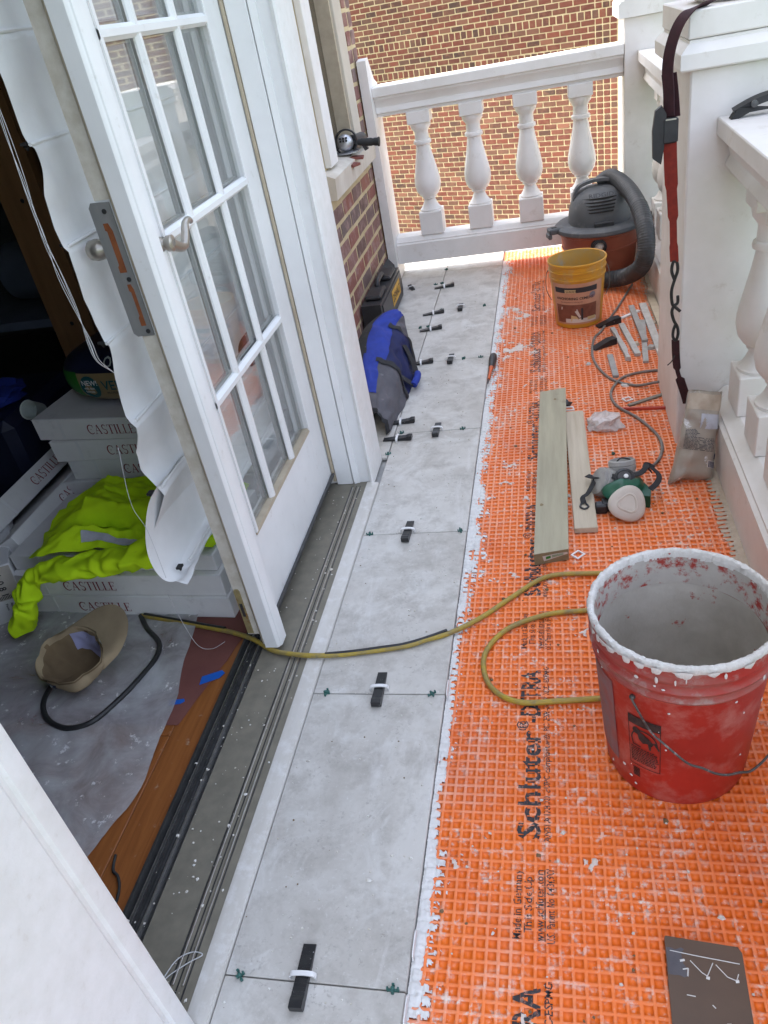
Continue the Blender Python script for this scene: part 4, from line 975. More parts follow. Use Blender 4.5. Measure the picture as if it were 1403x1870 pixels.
# ================================================================== SHOP VACUUM
vc = thing('shop_vacuum', 'dusty shop vacuum with dark grey motor head on a red-brown drum, hose alongside', 'vacuum', (.490, 2.765, MT), (0, 0, rad(6)))
a = MB(); a.lathe([(0, .012), (.150, .012), (.156, .016), (.168, .10), (.172, .150), (.178, .152), (.178, .160), (.174, .162), (.180, .215), (.186, .218), (.186, .232)], 56); dm = a.build('drum', 'vac_drum', vc, 40)
for k in range(3): 
    th = rad(-100+62*k); a = MB(); a.M = Matrix.Rotation(th, 4, 'Z'); a.box(.13, .172, -.022, .022, 0, .05, .006); a.build('foot', 'vac_drum', vc, 30)
a = MB(); a.lathe([(.184, .2325), (.204, .2325), (.208, .238), (.206, .252), (.196, .260), (.150, .264), (.10, .266)], 56); a.build('lid', 'vac_grey', vc, 40)
def dome(u, v):
    th = 2*PI*u; ph = v*PI/2
    x = math.copysign(abs(math.cos(th))**.85, math.cos(th)); y = math.copysign(abs(math.sin(th))**.85, math.sin(th))
    r = .148*math.cos(ph)**.62; return (r*x*.95, r*y*.95, .262+.155*math.sin(ph)**.9)
a = MB(); a.grid(dome, 48, 14, True); hd = a.build('motor_head', 'vac_grey', vc, 60)
# vents, embossed name, front notch
for k in range(5):
    zz = .378-.0135*k; rr2 = .1406*math.cos(math.asin(((zz-.262)/.155)**(1/.9)))**.62+.002; w = .075-.005*k
    a = MB(); V = []; n = 10
    for i in range(n+1):
        x = -w + 2*w*i/n - .010; yy = -math.sqrt(rr2**2-x*x)-.001
        V += [(x, yy-.002, zz-.0035+.004*(1-(x/.08)**2)), (x, yy-.002, zz+.0035+.004*(1-(x/.08)**2)), (x, yy+.012, zz+.0035), (x, yy+.012, zz-.0035)]
    F = [(4*i+j, 4*i+(j+1) % 4, 4*i+4+(j+1) % 4, 4*i+4+j) for i in range(n) for j in range(4)] + [(0, 1, 2, 3), tuple(4*n+j for j in range(4))]
    a.add(V, F); a.build('vent_slot', 'rubber', hd, 0)
a = MB(); put_text(a, 'RIDGID', .034, lambda x, y: (x-.062, -.118*(1-.25*((x-.062)/.14)**2)+y*.55, .389+y*.62)); a.build('lettering', 'hose', hd, 0)
a = MB(); a.box(-.045, .045, -.150, -.10, .262, .284, .004); a.box(-.034, .034, -.1515, -.1495, .266, .276); a.build('front_notch', 'black_plastic', vc, 30)
pts = smoothpath([(-.115, .0, .345), (-.108, 0, .395), (-.085, 0, .425), (-.03, 0, .440), (.03, 0, .440), (.078, 0, .425), (.098, 0, .395), (.105, 0, .345)], 5)
a = MB(); a.ribbon(pts, .034, .014, [tuple(Vector(p)-Vector((-.005, 0, .33))) for p in pts]); a.build('carry_handle', 'vac_grey', vc, 50)
for sgn, th in ((-1, rad(188)), (1, rad(8))):
    a = MB(); a.M = Matrix.Rotation(th, 4, 'Z'); a.box(.165, .245, -.030, .030, .236, .262, .005); a.box(.233, .250, -.028, .028, .215, .240, .004); lt = a.build('latch', 'vac_grey', vc, 30)
    a = MB(); a.M = Matrix.Rotation(th, 4, 'Z'); a.box(.205, .228, -.008, .008, .2615, .2635); a.build('latch_slot', 'rubber', lt, 0)
a = MB(); a.M = Matrix.Translation((-.03, -.168, .185)) @ Matrix.Rotation(PI/2, 4, 'X'); a.lathe([(.037, -.01), (.037, .006), (.031, .006), (.031, .014), (.034, .014), (.034, .020), (.028, .022), (.028, .030), (.024, .031), (.024, .01), (0, .01)], 22); it = a.build('inlet_port', 'black_plastic', vc, 40)
a = MB(); a.M = Matrix.Translation((-.03, -.1765, .185)) @ Matrix.Rotation(PI/2, 4, 'X'); a.lathe([(.0235, 0), (.018, .010), (.008, .014), (0, .015)], 16); a.build('port_dirt', 'chip_white', it, 50)
a = MB(); a.box(.188, .205, -.03, .02, .02, .225, .003); a.build('cord_wrap', 'wood_pale', vc, 30)
# ribbed hose, from the rear of the head over the right side to the front
hw = [(.500, 2.815, .400), (.545, 2.80, .425), (.590, 2.735, .408), (.628, 2.63, .375), (.652, 2.50, .330), (.662, 2.39, .268), (.660, 2.345, .195), (.645, 2.38, .125), (.610, 2.455, .070), (.560, 2.505, .042), (.500, 2.525, .034), (.44, 2.53, .034)]
hp = smoothpath([Matrix.Rotation(-rad(6), 4, 'Z') @ (Vector(w)-Vector((.490, 2.765, MT))) for w in hw], 30)
rr = [.0372+.0016*math.sin(i*1.9) if i > 110 else .036 + .0006*math.sin(i*1.9) for i in range(len(hp))]
a = MB(); a.tube(hp, rr, 16); a.build('hose', 'hose', vc, 60)

# ================================================================== CUT TILE STRIPS AND OFFCUTS
def strip(p0, p1, w, h, z, mat, label, name='tile_strip', cat='offcut', group='cut strips beside the yellow pail', rough=0, tilt=0):
    p0 = Vector((*p0, 0)); p1 = Vector((*p1, 0)); d = p1-p0; L = d.length; ang = math.atan2(d.y, d.x)
    a = MB(); n = 8 if rough else 1; V = []; F = []
    for i in range(n+1):
        x = -L/2 + L*i/n; j = (lambda: random.uniform(-rough, rough))
        V += [(x, -w/2+j(), 0), (x, w/2+j(), 0), (x, w/2+j(), h+j()), (x, -w/2+j(), h+j())]
    F = [(4*i+k, 4*i+4+k, 4*i+4+(k+1) % 4, 4*i+(k+1) % 4) for i in range(n) for k in range(4)] + [(0, 1, 2, 3), tuple(4*n+k for k in (3, 2, 1, 0))]
    a.add(V, F); o = a.build(name, mat, None, 0); o.location = ((p0+p1)/2) + Vector((0, 0, z)); o.rotation_euler = (0, tilt, ang)
    return tag(o, label, cat, group)
random.seed(4)
strip((.497, 2.02), (.533, 1.70), .017, .016, MT, 'tile_cut', 'rough broken tile strip with jagged back lying beside a flat grey strip', rough=.003)
strip((.535, 2.06), (.570, 1.735), .022, .012, MT, 'tile_cut', 'flat brownish grey tile strip next to the jagged one')
strip((.590, 2.235), (.607, 1.84), .022, .010, MT+.0105, 'tile_cut', 'pale tile strip lying across another strip near the side railing')
strip((.622, 2.08), (.592, 1.665), .020, .010, MT, 'tile_cut', 'pale tile strip lying underneath a crossing strip')
strip((.640, 2.265), (.654, 1.70), .028, .010, MT+.004, 'tile_cut', 'longest and widest pale tile strip nearest the side railing')
strip((.468, 1.755), (.476, 1.560), .021, .010, MT, 'tile_cut', 'short clean white tile strip pointing at the cord loop')
strip((.500, 2.105), (.620, 2.205), .016, .006, MT, 'clip_white', 'thin white shim pointing under the crossed strips')
strip((.683, 2.36), (.690, 1.96), .030, .012, MT, 'wood_pale', 'beige wood lath lying along the side railing base')
a = MB(); a.prism([(-.05, 0), (.05, 0), (.05, .026), (.02, .026), (-.05, .006)], -.016, .016, 'x'); a.M = None
o = a.build('plastic_wedge', 'black_wedge', None, 20); o.location = (.452, 1.86, MT); o.rotation_euler = (0, 0, -1.05); tag(o, 'black plastic wedge lying loose beside the jagged tile strip', 'wedge', 'loose black wedges by the pail')
o2 = o.copy(); COL.objects.link(o2); o2.location = (.485, 2.085, MT); o2.rotation_euler = (0, 0, -1.2); o2['label'] = 'black cord plug lying at the foot of the yellow pail'; o2.name = 'cord_plug'; o2['category'] = 'plug'
del o2['group']; del o['group']
for i, (x, y, s_) in enumerate(((.575, 1.85, .016), (.612, 2.02, .013), (.63, 1.80, .02), (.665, 2.05, .012), (.50, 1.49, .012), (.385, 1.70, .010), (.68, 1.88, .014))):
    a = MB(); random.seed(60+i); n = 7
    ps = [(s_*random.uniform(.6, 1.3)*math.cos(2*PI*k/n), s_*random.uniform(.6, 1.6)*math.sin(2*PI*k/n)) for k in range(n)]
    a.add([(p, q, 0) for p, q in ps]+[(p*.7, q*.7, s_*.55+random.uniform(-.002, .002)) for p, q in ps], [tuple(range(n, 2*n))]+[(k, (k+1) % n, n+(k+1) % n, n+k) for k in range(n)])
    o = a.build('rubble_lump', ('thinset_beige', 'thinset', 'tile_cut')[i % 3], None, 30); o.location = (x, y, MT); o.rotation_euler = (0, 0, i)
    tag(o, ('beige mortar lump at the end of the crossing tile strip', 'white mortar lump between the crossed tile strips', 'largest grey rubble lump beside the widest tile strip', 'small beige mortar lump by the wood lath', 'white mortar lump inside the grey cord loop', 'small grey rubble bit left of the cord', 'white rubble lump against the side railing base')[i], 'rubble', 'mortar lumps around the tile strips')

# ================================================================== TIMBER
t = thing('timber_stud', 'greenish treated timber stud with a white end tag lying on the orange membrane', 'timber', (.240, .95, MT), (0, 0, rad(-.4)))
a = MB(); a.prism([(-.048, -.490), (.040, -.470), (.050, .487), (-.040, .468)], 0, .036, 'z'); a.build('board', 'wood_treated', t, 20)
a = MB(); a.prism([(-.0478, .0005), (-.0478, .0355), (.0398, .0355), (.0398, .0005)], -.4905, -.4900, 'y')
V = [(-.0478, -.4906, .0005), (.0396, -.4706, .0005), (.0396, -.4706, .0352), (-.0478, -.4906, .0352)]; a = MB(); a.add(V, [(0, 1, 2, 3)]); a.build('end_grain', 'wood_end', t, 0)
def endp(u, v, e=.0014): return (-.0478+.0874*u, -.4906+.020*u-e, .036*v)
a = MB(); a.add([endp(.28, .28), endp(.98, .62), endp(.97, .78), endp(.60, .80), endp(.24, .74)], [(0, 1, 2, 3, 4)]); tg = a.build('end_tag', 'label_white', t, 0)
a = MB(); a.add([endp(.34, .42, .002), endp(.48, .48, .002), endp(.48, .70, .002), endp(.34, .66, .002)], [(0, 1, 2, 3)])
for k in range(3): a.add([endp(.52, .52+.08*k, .002), endp(.85, .62+.05*k, .002), endp(.85, .64+.05*k, .002), endp(.52, .56+.08*k, .002)], [(0, 1, 2, 3)])
a.build('tag_print', 'bag_green', tg, 0)
random.seed(8)
for kx, ky in ((-.03, -.26), (.012, .40)):
    a = MB(); n = 10; a.add([(kx+(.004+.002*(k % 3 == 0))*math.cos(2*PI*k/n), ky+.007*math.sin(2*PI*k/n), .0364) for k in range(n)], [tuple(range(n))]); a.build('knot', 'wood_end', t, 0)
b = MB(); b.box(-.031, .031, -.345, .345, 0, .018, .0015); o = b.build('pine_board', 'wood_pale', None, 0); o.location = (.321, .94, MT); o.rotation_euler = (0, 0, rad(.8)); tag(o, 'pale thin pine board lying along the thicker treated stud', 'timber')

# ================================================================== RESPIRATOR
rs = thing('respirator', 'half-face respirator with green body, pale round filters and black head straps', 'respirator', (.435, .755, MT))
def disc(mb, c, nrm, prof, n=28, shape=None, roll=0):
    q = Vector(nrm).normalized().to_track_quat('Z', 'Y').to_matrix().to_4x4(); mb.M = Matrix.Translation(c) @ q @ Matrix.Rotation(roll, 4, 'Z')
    mb.lathe(prof, n)
    mb.M = None
def shaped(prof, n, k):   # rounded-triangle outline for the front filter
    V = []; 
    for r, z in prof:
        for i in range(n):
            a = 2*PI*i/n; s = 1 + k*math.cos(3*a); V.append((r*s*math.cos(a), r*s*math.sin(a), z))
    F = [(j*n+i, j*n+(i+1) % n, (j+1)*n+(i+1) % n, (j+1)*n+i) for j in range(len(prof)-1) for i in range(n)]
    F += [tuple(range(n))[::-1], tuple((len(prof)-1)*n+i for i in range(n))]; return V, F
qf = Matrix.Translation((.004, -.092, .044)) @ Vector((.10, -.72, .62)).normalized().to_track_quat('Z', 'Y').to_matrix().to_4x4() @ Matrix.Rotation(rad(-60), 4, 'Z')
a = MB(); a.M = qf; a.add(*shaped([(.040, -.016), (.047, -.012), (.0495, -.002), (.0495, .003), (.047, .006), (.040, .0085), (.028, .0095)], 42, .055)); ff = a.build('filter', 'resp_filter', rs, 50)
a = MB(); a.M = qf; a.add(*shaped([(.027, .0094), (.026, .0112), (.0225, .0118), (.0215, .0100), (.004, .0096)], 36, .12)); a.build('filter_grille', 'resp_filter', ff, 30)
a = MB(); a.M = qf; a.add(*shaped([(.030, -.030), (.036, -.026), (.038, -.016)], 30, .04)); a.build('filter_holder', 'black_plastic', rs, 40)
a = MB(); disc(a, (-.048, .028, .040), (-.80, -.20, .45), [(.036, -.02), (.042, -.015), (.044, 0), (.041, .002), (.043, .004), (.043, .012), (.040, .014), (.041, .016), (.040, .022), (.034, .026), (0, .026)], 30); a.build('filter', 'resp_grey', rs, 40)
a = MB(); disc(a, (.004, .062, .052), (-.05, .35, .9), [(.020, -.035), (.030, -.020), (.037, .0), (.035, .003), (.038, .006), (.0385, .018), (.036, .020), (.0385, .023), (.037, .034), (.033, .037), (.030, .030), (.020, .005), (0, .0)], 30); a.build('face_cup', 'resp_grey', rs, 40)
def body(u, v):
    th = 2*PI*u; ph = PI*v
    r = math.sin(ph); x = r*math.cos(th); y = r*math.sin(th); z = math.cos(ph)
    w = 1 + .25*noise.noise((x*1.5, y*1.5, z*1.5)); return (.004+.060*x*w + .012*y, -.010+.056*y*w, .036+.036*z*w)
a = MB(); a.grid(body, 28, 14, True); a.build('body', 'resp_green', rs, 60)
a = MB(); a.prism([(.035, -.045), (.068, -.055), (.074, -.02), (.060, .015), (.03, .01)], .002, .040, 'z'); a.build('body_wing', 'resp_green', rs, 30)
a = MB(); disc(a, (.004, .002, .070), (0, -.45, .9), [(.028, -.012), (.030, -.004), (.028, .004), (.020, .008), (.018, .006), (0, .006)], 24); cn = a.build('centre_cap', 'black_plastic', rs, 40)
a = MB(); disc(a, (.008, -.002, .077), (0, -.45, .9), [(.007, 0), (.006, .003), (0, .004)], 10); a.build('cap_stud', 'clip_white', cn, 40)
for k, (c, s) in enumerate((((-.060, -.062, .018), .020), ((-.040, -.052, .020), .022))):
    a = MB(); a.box(c[0]-s, c[0]+s*.6, c[1]-s*.7, c[1]+s*.7, .001, c[2]+s*.6, .004); a.build('strap_buckle', 'black_plastic', rs, 30)
def strap(pts, w=.016, nrm=(0, -.3, 1)): a = MB(); sp = smoothpath(pts, 5); a.ribbon(sp, w, .0015, [nrm]*len(sp)); a.build('head_strap', 'bag_black', rs, 50)
strap([(-.018, .005, .074), (-.052, .018, .068), (-.078, .045, .050), (-.096, .072, .040)]); strap([(-.072, .040, .048), (-.085, .012, .040), (-.098, -.016, .034), (-.112, -.028, .030), (-.110, -.048, .022)], .015, (-.3, 0, 1))
strap([(.020, .006, .076), (.048, .020, .070), (.066, .050, .070), (.072, .078, .064), (.092, .074, .050)]); strap([(.080, .080, .055), (.098, .050, .050), (.098, .012, .055), (.086, -.022, .058), (.068, -.050, .060)], .016, (.4, 0, 1))
strap([(.060, .062, .060), (.070, .090, .050), (.085, .070, .040)], .014, (1, 0, .2)); strap([(-.02, .05, .080), (.0, .092, .080), (.028, .090, .076)], .004)
a = MB(); a.tube(smoothpath([(-.118, -.046, .02), (-.120, -.062, .02), (-.108, -.072, .02), (-.098, -.060, .02), (-.104, -.046, .02)], 4), .003, 6); a.build('strap_hook', 'black_plastic', rs, 50)

# ================================================================== GROUT BAG leaning on the base rail
gb = thing('grout_bag', 'half-empty clear plastic bag of grout with blue print leaning against the white base rail', 'bag', (.630, .840, MT), (rad(-16), rad(13), rad(12)))
def pillow(a_, b_, c_, nx=1, seed=0, neck=0.0):
    def f(u, v):
        th = 2*PI*u; z = v
        w = (1-abs(2*v-1)**5)**.5 if 0 < v < 1 else .02
        fill = (.25 + .75*(1-v)**.8)
        x = math.copysign(abs(math.cos(th))**.55, math.cos(th))*a_*(.86+.30*(1-v)**3 + .05*noise.noise((seed, v*4, 0)))
        y = math.copysign(abs(math.sin(th))**.9, math.sin(th))*b_*max(w, .06)*fill
        k = noise.noise((x*26+seed, v*7, math.sin(th)*1.5))*.014
        return (x + k*.4, y + k*(1 if math.sin(th) < 0 else .4), z*c_ + .010*noise.noise((x*14, seed, 2)) * (1 if v > .05 else 0) - (.012*(x/a_)**2 if v < .3 else 0))
    return f
pf = pillow(.056, .042, .255, seed=3)
a = MB(); a.grid(pf, 40, 30, True); a.build('film', 'grout_bag', gb, 60)
a = MB(); a.grid(lambda u, v: tuple(Vector(pf(.5+.5*(.04+.92*u), .80+.17*v)) + Vector((0, -.0012, 0))), 20, 6); a.build('top_fold', 'thinset_beige', gb, 60)
def onbag(u, v, e=.0018): q = Vector(pf(.5+.5*u, v)); q2 = Vector(pf(.5+.5*u, v)); return tuple(q + Vector((0, -e, 0)))
def bag_patch(name, mat, u0, u1, v0, v1, e=.0016, n=6): a = MB(); a.grid(lambda u, v: onbag(u0+(u1-u0)*u, v0+(v1-v0)*v, e), n, n); return a.build(name, mat, gb, 60)
bag_patch('barcode_panel', 'label_white', .56, .80, .19, .27, .0016)
a = MB()
for k in range(7): a.grid(lambda u, v: onbag(.58+.028*k+.016*u, .195+.065*v, .0024), 2, 4)
a.build('barcode', 'bag_navy', gb, 0)
bag_patch('print_square', 'bag_navy', .72, .80, .29, .33, .0020)
bag_patch('silver_patch', 'reflective', .48, .84, .60, .76, .0018)
a = MB(); random.seed(31)
for k in range(16):
    v = .36+.0145*k
    u = .17
    while u < (.44 if v > .5 else .66):
        w = random.uniform(.015, .06); a.grid(lambda uu, vv: onbag(u+w*uu, v+.0055*vv, .0022), 2, 1); u += w+.012
a.build('small_print', 'dark_navy', gb, 0)

# ================================================================== SMALL LITTER ON THE MEMBRANE
def crumple(name, c, s, mat, label, cat, seed, res=3):
    bm = bmesh.new(); bmesh.ops.create_icosphere(bm, subdivisions=res, radius=1)
    for v in bm.verts:
        p = v.co.copy(); k = 1 + .55*noise.noise(p*2.2+Vector((seed, 0, 0))) + .30*abs(noise.noise(p*5+Vector((0, seed, 0))))
        v.co = Vector((p.x*s[0]*k, p.y*s[1]*k, max(p.z*s[2]*k, -s[2]*.55)+s[2]*.55))
    me = bpy.data.meshes.new(name); bm.to_mesh(me); bm.free(); me.materials.append(MAT[mat]); o = bpy.data.objects.new(name, me); COL.objects.link(o); o.location = c
    me.shade_smooth(); me.set_sharp_from_angle(angle=rad(35)); return tag(o, label, cat)
crumple('plastic_bag', (.412, 1.190, MT), (.052, .040, .028), 'plastic_bag', 'crumpled clear plastic bag beside the pale pine board', 'plastic bag', 2.0)
strip((.475, 1.300), (.640, 1.282), .009, .009, MT, 'red_plastic', 'thin red stick lying against the foot of the column pedestal', 'red_stick', 'stick', None)
strip((.500, 1.325), (.640, 1.400), .014, .006, MT, 'sill_metal', 'flat grey metal bar behind the thin red stick', 'metal_bar', 'metal bar', None)
def loop_clip(c, rz, label):
    a = MB(); 
    for x0, x1, y0, y1 in ((-.016, .016, -.012, -.008), (-.016, .016, .008, .012), (-.016, -.012, -.008, .008), (.012, .016, -.008, .008)): a.box(x0, x1, y0, y1, 0, .003)
    o = a.build('plastic_clip', 'clip_white', None, 0); o.location = c; o.rotation_euler = (0.12, .1, rz); tag(o, label, 'clip')
loop_clip((.300, .496, MT+.002), .9, 'white open clip frame beside the tagged end of the timber stud')
loop_clip((.500, 1.372, MT+.002), .6, 'white open clip frame behind the flat grey metal bar')
loop_clip((.302, 1.330, MT+.004), .2, 'white clip frame at the far end of the pine board')
crumple('rubber_scrap', (.292, 1.365, MT), (.018, .020, .012), 'black_plastic', 'black scrap lying at the far end of the pine board', 'scrap', 4.0, 2)
crumple('green_scrap', (.427, 1.006, MT), (.005, .006, .006), 'spacer_green', 'tiny green spacer scrap between respirator and plastic bag', 'scrap', 5.0, 2)
# screwdriver on the tile edge
sd = thing('screwdriver', 'orange and black screwdriver lying along the tile edge on white mortar', 'screwdriver', (.012, 1.675, .006), (0, 0, rad(-2)))
a = MB(); a.M = Matrix.Translation((0, .03, .006)) @ Matrix.Rotation(-PI/2, 4, 'X'); a.lathe([(0, -.01), (.008, -.01), (.011, 0), (.012, .02), (.0155, .05), (.0165, .08), (.014, .105), (.007, .114), (0, .115)], 18); a.build('handle', 'black_plastic', sd, 40)
a = MB(); a.M = Matrix.Translation((0, .018, .006)) @ Matrix.Rotation(PI/2, 4, 'X'); a.lathe([(.0095, -.004), (.0095, .006), (.0065, .012), (.0058, .105), (0, .105)], 14); a.build('sleeve', 'orange_plastic', sd, 40)
a = MB(); a.M = Matrix.Translation((0, -.086, .006)) @ Matrix.Rotation(PI/2, 4, 'X'); a.lathe([(.0032, 0), (.0032, .03), (.0015, .042), (0, .043)], 10); a.build('tip', 'dark_metal', sd, 40)
# brown tile sample with mortar smears
bt = thing('tile_offcut', 'dark brown tile offcut streaked with dried white mortar on the orange membrane', 'tile', (.445, -.60, MT), (0, 0, rad(-2)))
a = MB(); a.prism([(-.054, -.14), (.055, -.14), (.056, .092), (.051, .100), (-.052, .106), (-.054, .104)], 0, .0085, 'z'); a.build('slab', 'brown_tile', bt, 20)
def smear(pts, w, k):
    a = MB(); n = len(pts)
    for i in range(n-1):
        (x0, y0), (x1, y1) = pts[i], pts[i+1]; d = Vector((x1-x0, y1-y0, 0)).normalized(); nn = Vector((-d.y, d.x, 0))*w
        a.add([Vector((x0, y0, .0087))-nn*.6, Vector((x1, y1, .0087))-nn*.6, Vector((x1, y1, .0087))+nn*.6, Vector((x0, y0, .0087))+nn*.6, Vector((x0, y0, .0087+w*.6)), Vector((x1, y1, .0087+w*.6))], [(0, 1, 5, 4), (4, 5, 2, 3)])
    return a
sm_ = MB()
for pts, w in (([(-.048, .084), (-.01, .080), (.05, .075)], .0012), ([(-.02, .072), (-.005, .056), (.002, .052), (.012, .072)], .0012), ([(.016, .070), (.030, .054), (.042, .050), (.046, .060)], .0012), ([(-.05, -.03), (-.03, -.026), (-.012, -.044), (.004, -.052), (.016, -.040), (.03, -.044), (.046, -.062)], .0022),
                ([(-.035, .07), (-.028, .072)], .003), ([(-.032, .058), (-.024, .060), (-.026, .048)], .0018), ([(.0, .05), (.005, .049)], .004), ([(.040, .049), (.045, .050)], .004), ([(-.03, .022), (-.018, .021)], .0012), ([(.004, .012), (.008, .008)], .0014), ([(.020, -.012), (.026, -.011)], .0025)):
    s2 = smear(pts, w, 0); sm_.add(s2.v, s2.f)
sm_.build('mortar_smear', 'thinset', bt, 40)
for x0, x1, y0, y1 in ((-.053, -.030, .048, .088), (-.053, -.034, -.13, -.032)):
    a = MB(); a.grid(lambda u, v: (x0+(x1-x0)*u*(1+.35*noise.noise((v*4, x0*90, 0))), y0+(y1-y0)*v+.006*u*noise.noise((u*3, v*3, 5)), .0088), 6, 6)
    a.build('mortar_film', 'bag_grey', bt, 40)

# ================================================================== CORDS
def cord(name, pts, r, mat, label, k=8, cat='cord'):
    a = MB(); a.tube(smoothpath(pts, k), r, 10); return single(name, a, mat, label, cat, None, 60)
zc = MT+.0068; zt = .0072
ext = thing('extension_cord', 'yellow and black extension cord running from indoors over the tiles to the red bucket', 'cord', (0, 0, 0))
outdoor = [(.42, .405, MT+.007), (.330, .412, zc), (.221, .404, zc), (.140, .333, zc), (.063, .254, zc), (-.008, .190, .004), (-.060, .163, .0085), (-.113, .142, zt), (-.243, .118, zt), (-.325, .108, .012), (-.390, .113, .0135), (-.440, .128, .012), (-.496, .160, .016), (-.560, .190, .012), (-.651, .217, .009), (-.76, .243, .009), (-.862, .266, .009)]
a = MB(); a.tube(smoothpath(outdoor, 8), .0062, 10); a.build('outer_run', 'cord_yellow', ext, 60)
a = MB(); a.tube(smoothpath([(.40, .275, MT+.007), (.310, .272, zc), (.220, .260, zc), (.130, .214, zc), (.082, .141, zc), (.080, .072, zc), (.107, .015, zc), (.161, -.016, zc), (.241, -.012, zc), (.345, -.002, zc)], 8), .0062, 10); a.build('floor_loop', 'cord_yellow', ext, 60)
lp = [(-.862, .266, .009), (-.82, .215, .009), (-.765, .165, .010), (-.745, .115, .010), (-.755, .045, .010), (-.785, -.045, .010), (-.820, -.105, .010), (-.870, -.122, .010), (-.925, -.105, .010), (-.965, -.070, .010), (-.985, -.030, .010), (-.99, .02, .010)]
a = MB(); a.tube(smoothpath(lp, 8), .0068, 10); a.build('indoor_loop', 'cord_black', ext, 60)
# black paint film along stretches of the yellow cord
for pts in ([(-.015, .193, .009), (-.060, .1655, .0120), (-.113, .1450, .0108), (-.170, .1335, .0108), (-.235, .1215, .0108), (-.300, .1115, .0125)], [(-.59, .2045, .0145), (-.651, .2200, .0128), (-.76, .2460, .0128), (-.850, .2660, .0128)]):
    a = MB(); a.tube(smoothpath(pts, 8), .0048, 8); a.build('dark_sheath', 'cord_black', ext, 60)
gc = [(.623, 2.546), (.541, 2.280), (.490, 2.130), (.450, 2.01), (.418, 1.935), (.403, 1.772), (.422, 1.639), (.464, 1.533), (.535, 1.473), (.600, 1.458), (.655, 1.470), (.675, 1.515), (.655, 1.562), (.620, 1.582), (.575, 1.580), (.530, 1.567), (.490, 1.535), (.456, 1.460), (.448, 1.39), (.466, 1.314), (.521, 1.225), (.567, 1.106), (.573, 1.018), (.548, .938), (.515, .905), (.48, .88)]
cord('power_cord', [(x, y, MT+.005 + (.012 if (k in (9, 10)) else .0)) for k, (x, y) in enumerate(gc)], .0048, 'cord_grey', 'dusty grey power cord coiling from the vacuum past the tile strips')

# ================================================================== TOOL BAG AND CASE
tb = thing('tool_bag', 'slumped blue and grey fabric tool bag with black straps against the house wall', 'tool bag', (-.40, 1.62, 0))
def tsec(y, a):
    # cross-section of the slumped bag at length y, a: 0 = floor at the joint side ... 1 = top by the wall
    t = (y-1.20)/.80; bulge = math.sin(PI*min(1, max(0, t)))**.45
    xo = -.335 + .045*bulge - .02*t; ht = (.13 + .12*t)*(.55+.45*bulge)
    ang = a*PI*.62
    x = xo - .23*(1-math.cos(ang))*.62*bulge - .02*(1-bulge); z = ht*math.sin(ang)**.9
    n = noise.noise((y*7, a*3, 1.0))*.028 + noise.noise((y*19, a*7, 5.0))*.008 + .016*(.28-abs(noise.noise((y*9+a*3, a*5, 2.0))))
    return (x + n*.8, y + .03*a, max(.001, z + n*.6))
def tpart(name, mat, y0, y1, a0, a1, off=0.0, nu=24, nv=20):
    m = MB()
    def f(u, v):
        y = y0+(y1-y0)*u; a = a0+(a1-a0)*v; p = Vector(tsec(y, a))
        if off: p += Vector((off, 0, off*.8))
        return p
    m.grid(f, nu, nv); return m.build(name, mat, tb, 60, True)
tpart('end_pocket', 'bag_grey', 1.21, 1.50, 0, .80); tpart('end_pocket', 'bag_grey', 1.80, 1.995, 0, .55)
tpart('centre_pocket', 'bag_navy', 1.498, 1.802, 0, .52, .002); tpart('centre_panel', 'bag_blue', 1.495, 1.99, .50, .86, .001)
tpart('upper_panel', 'bag_blue', 1.30, 1.51, .62, .90, .003); tpart('rim_binding', 'bag_black', 1.35, 2.01, .86, 1.0, .002); tpart('corner_binding', 'bag_black', 1.205, 1.225, 0, .85, .004, 3, 20)
tpart('trim', 'bag_black', 1.785, 1.815, 0, .60, .005, 3, 20); tpart('trim', 'bag_black', 1.485, 1.512, 0, .66, .005, 3, 20)
def tstrap(pts, w): m = MB(); sp = smoothpath(pts, 6); m.ribbon(sp, w, .003, [(1, 0, .8)]*len(sp)); m.build('strap', 'bag_black', tb, 50, True)
tstrap([(-.415, 1.74, .165), (-.365, 1.745, .162), (-.325, 1.735, .12), (-.295, 1.70, .060), (-.280, 1.66, .030)], .034)
tstrap([(-.425, 1.47, .135), (-.375, 1.50, .130), (-.330, 1.535, .090), (-.300, 1.56, .048), (-.283, 1.57, .028)], .030)
m = MB(); m.tube(smoothpath([(-.280, 1.565, .026), (-.272, 1.59, .034), (-.270, 1.625, .036), (-.276, 1.66, .030)], 5), .014, 10); m.build('grip', 'bag_blue', tb, 60, True)
m = MB(); m.box(-.58, -.40, 1.30, 1.98, .001, .10, .03); m.build('base', 'bag_black', tb, 30, True)

cs = thing('tool_case', 'scuffed black plastic tool case with a yellow maker label standing by the wall', 'tool case', (-.535, 2.47, 0))
m = MB(); m.prism([(2.20, .002), (2.74, .002), (2.765, .03), (2.755, .10), (2.73, .150), (2.18, .150), (2.175, .02)], -.588, -.497, 'x'); sh = m.build('shell', 'black_plastic', cs, 25, True)
m = MB(); m.prism([(2.22, .012), (2.72, .012), (2.735, .05), (2.715, .135), (2.21, .135)], -.4975, -.492, 'x'); m.build('lid_panel', 'black_plastic', cs, 25, True)
for y0, y1 in ((2.24, 2.40), (2.52, 2.68)):
    m = MB(); m.box(-.582, -.505, y0, y1, .150, .172, .008); m.build('shoulder', 'black_plastic', cs, 30, True)
m = MB(); m.tube(smoothpath([(-.545, 2.39, .160), (-.545, 2.40, .186), (-.545, 2.46, .192), (-.545, 2.52, .186), (-.545, 2.53, .160)], 5), .013, 10); m.build('handle', 'black_plastic', cs, 50, True)
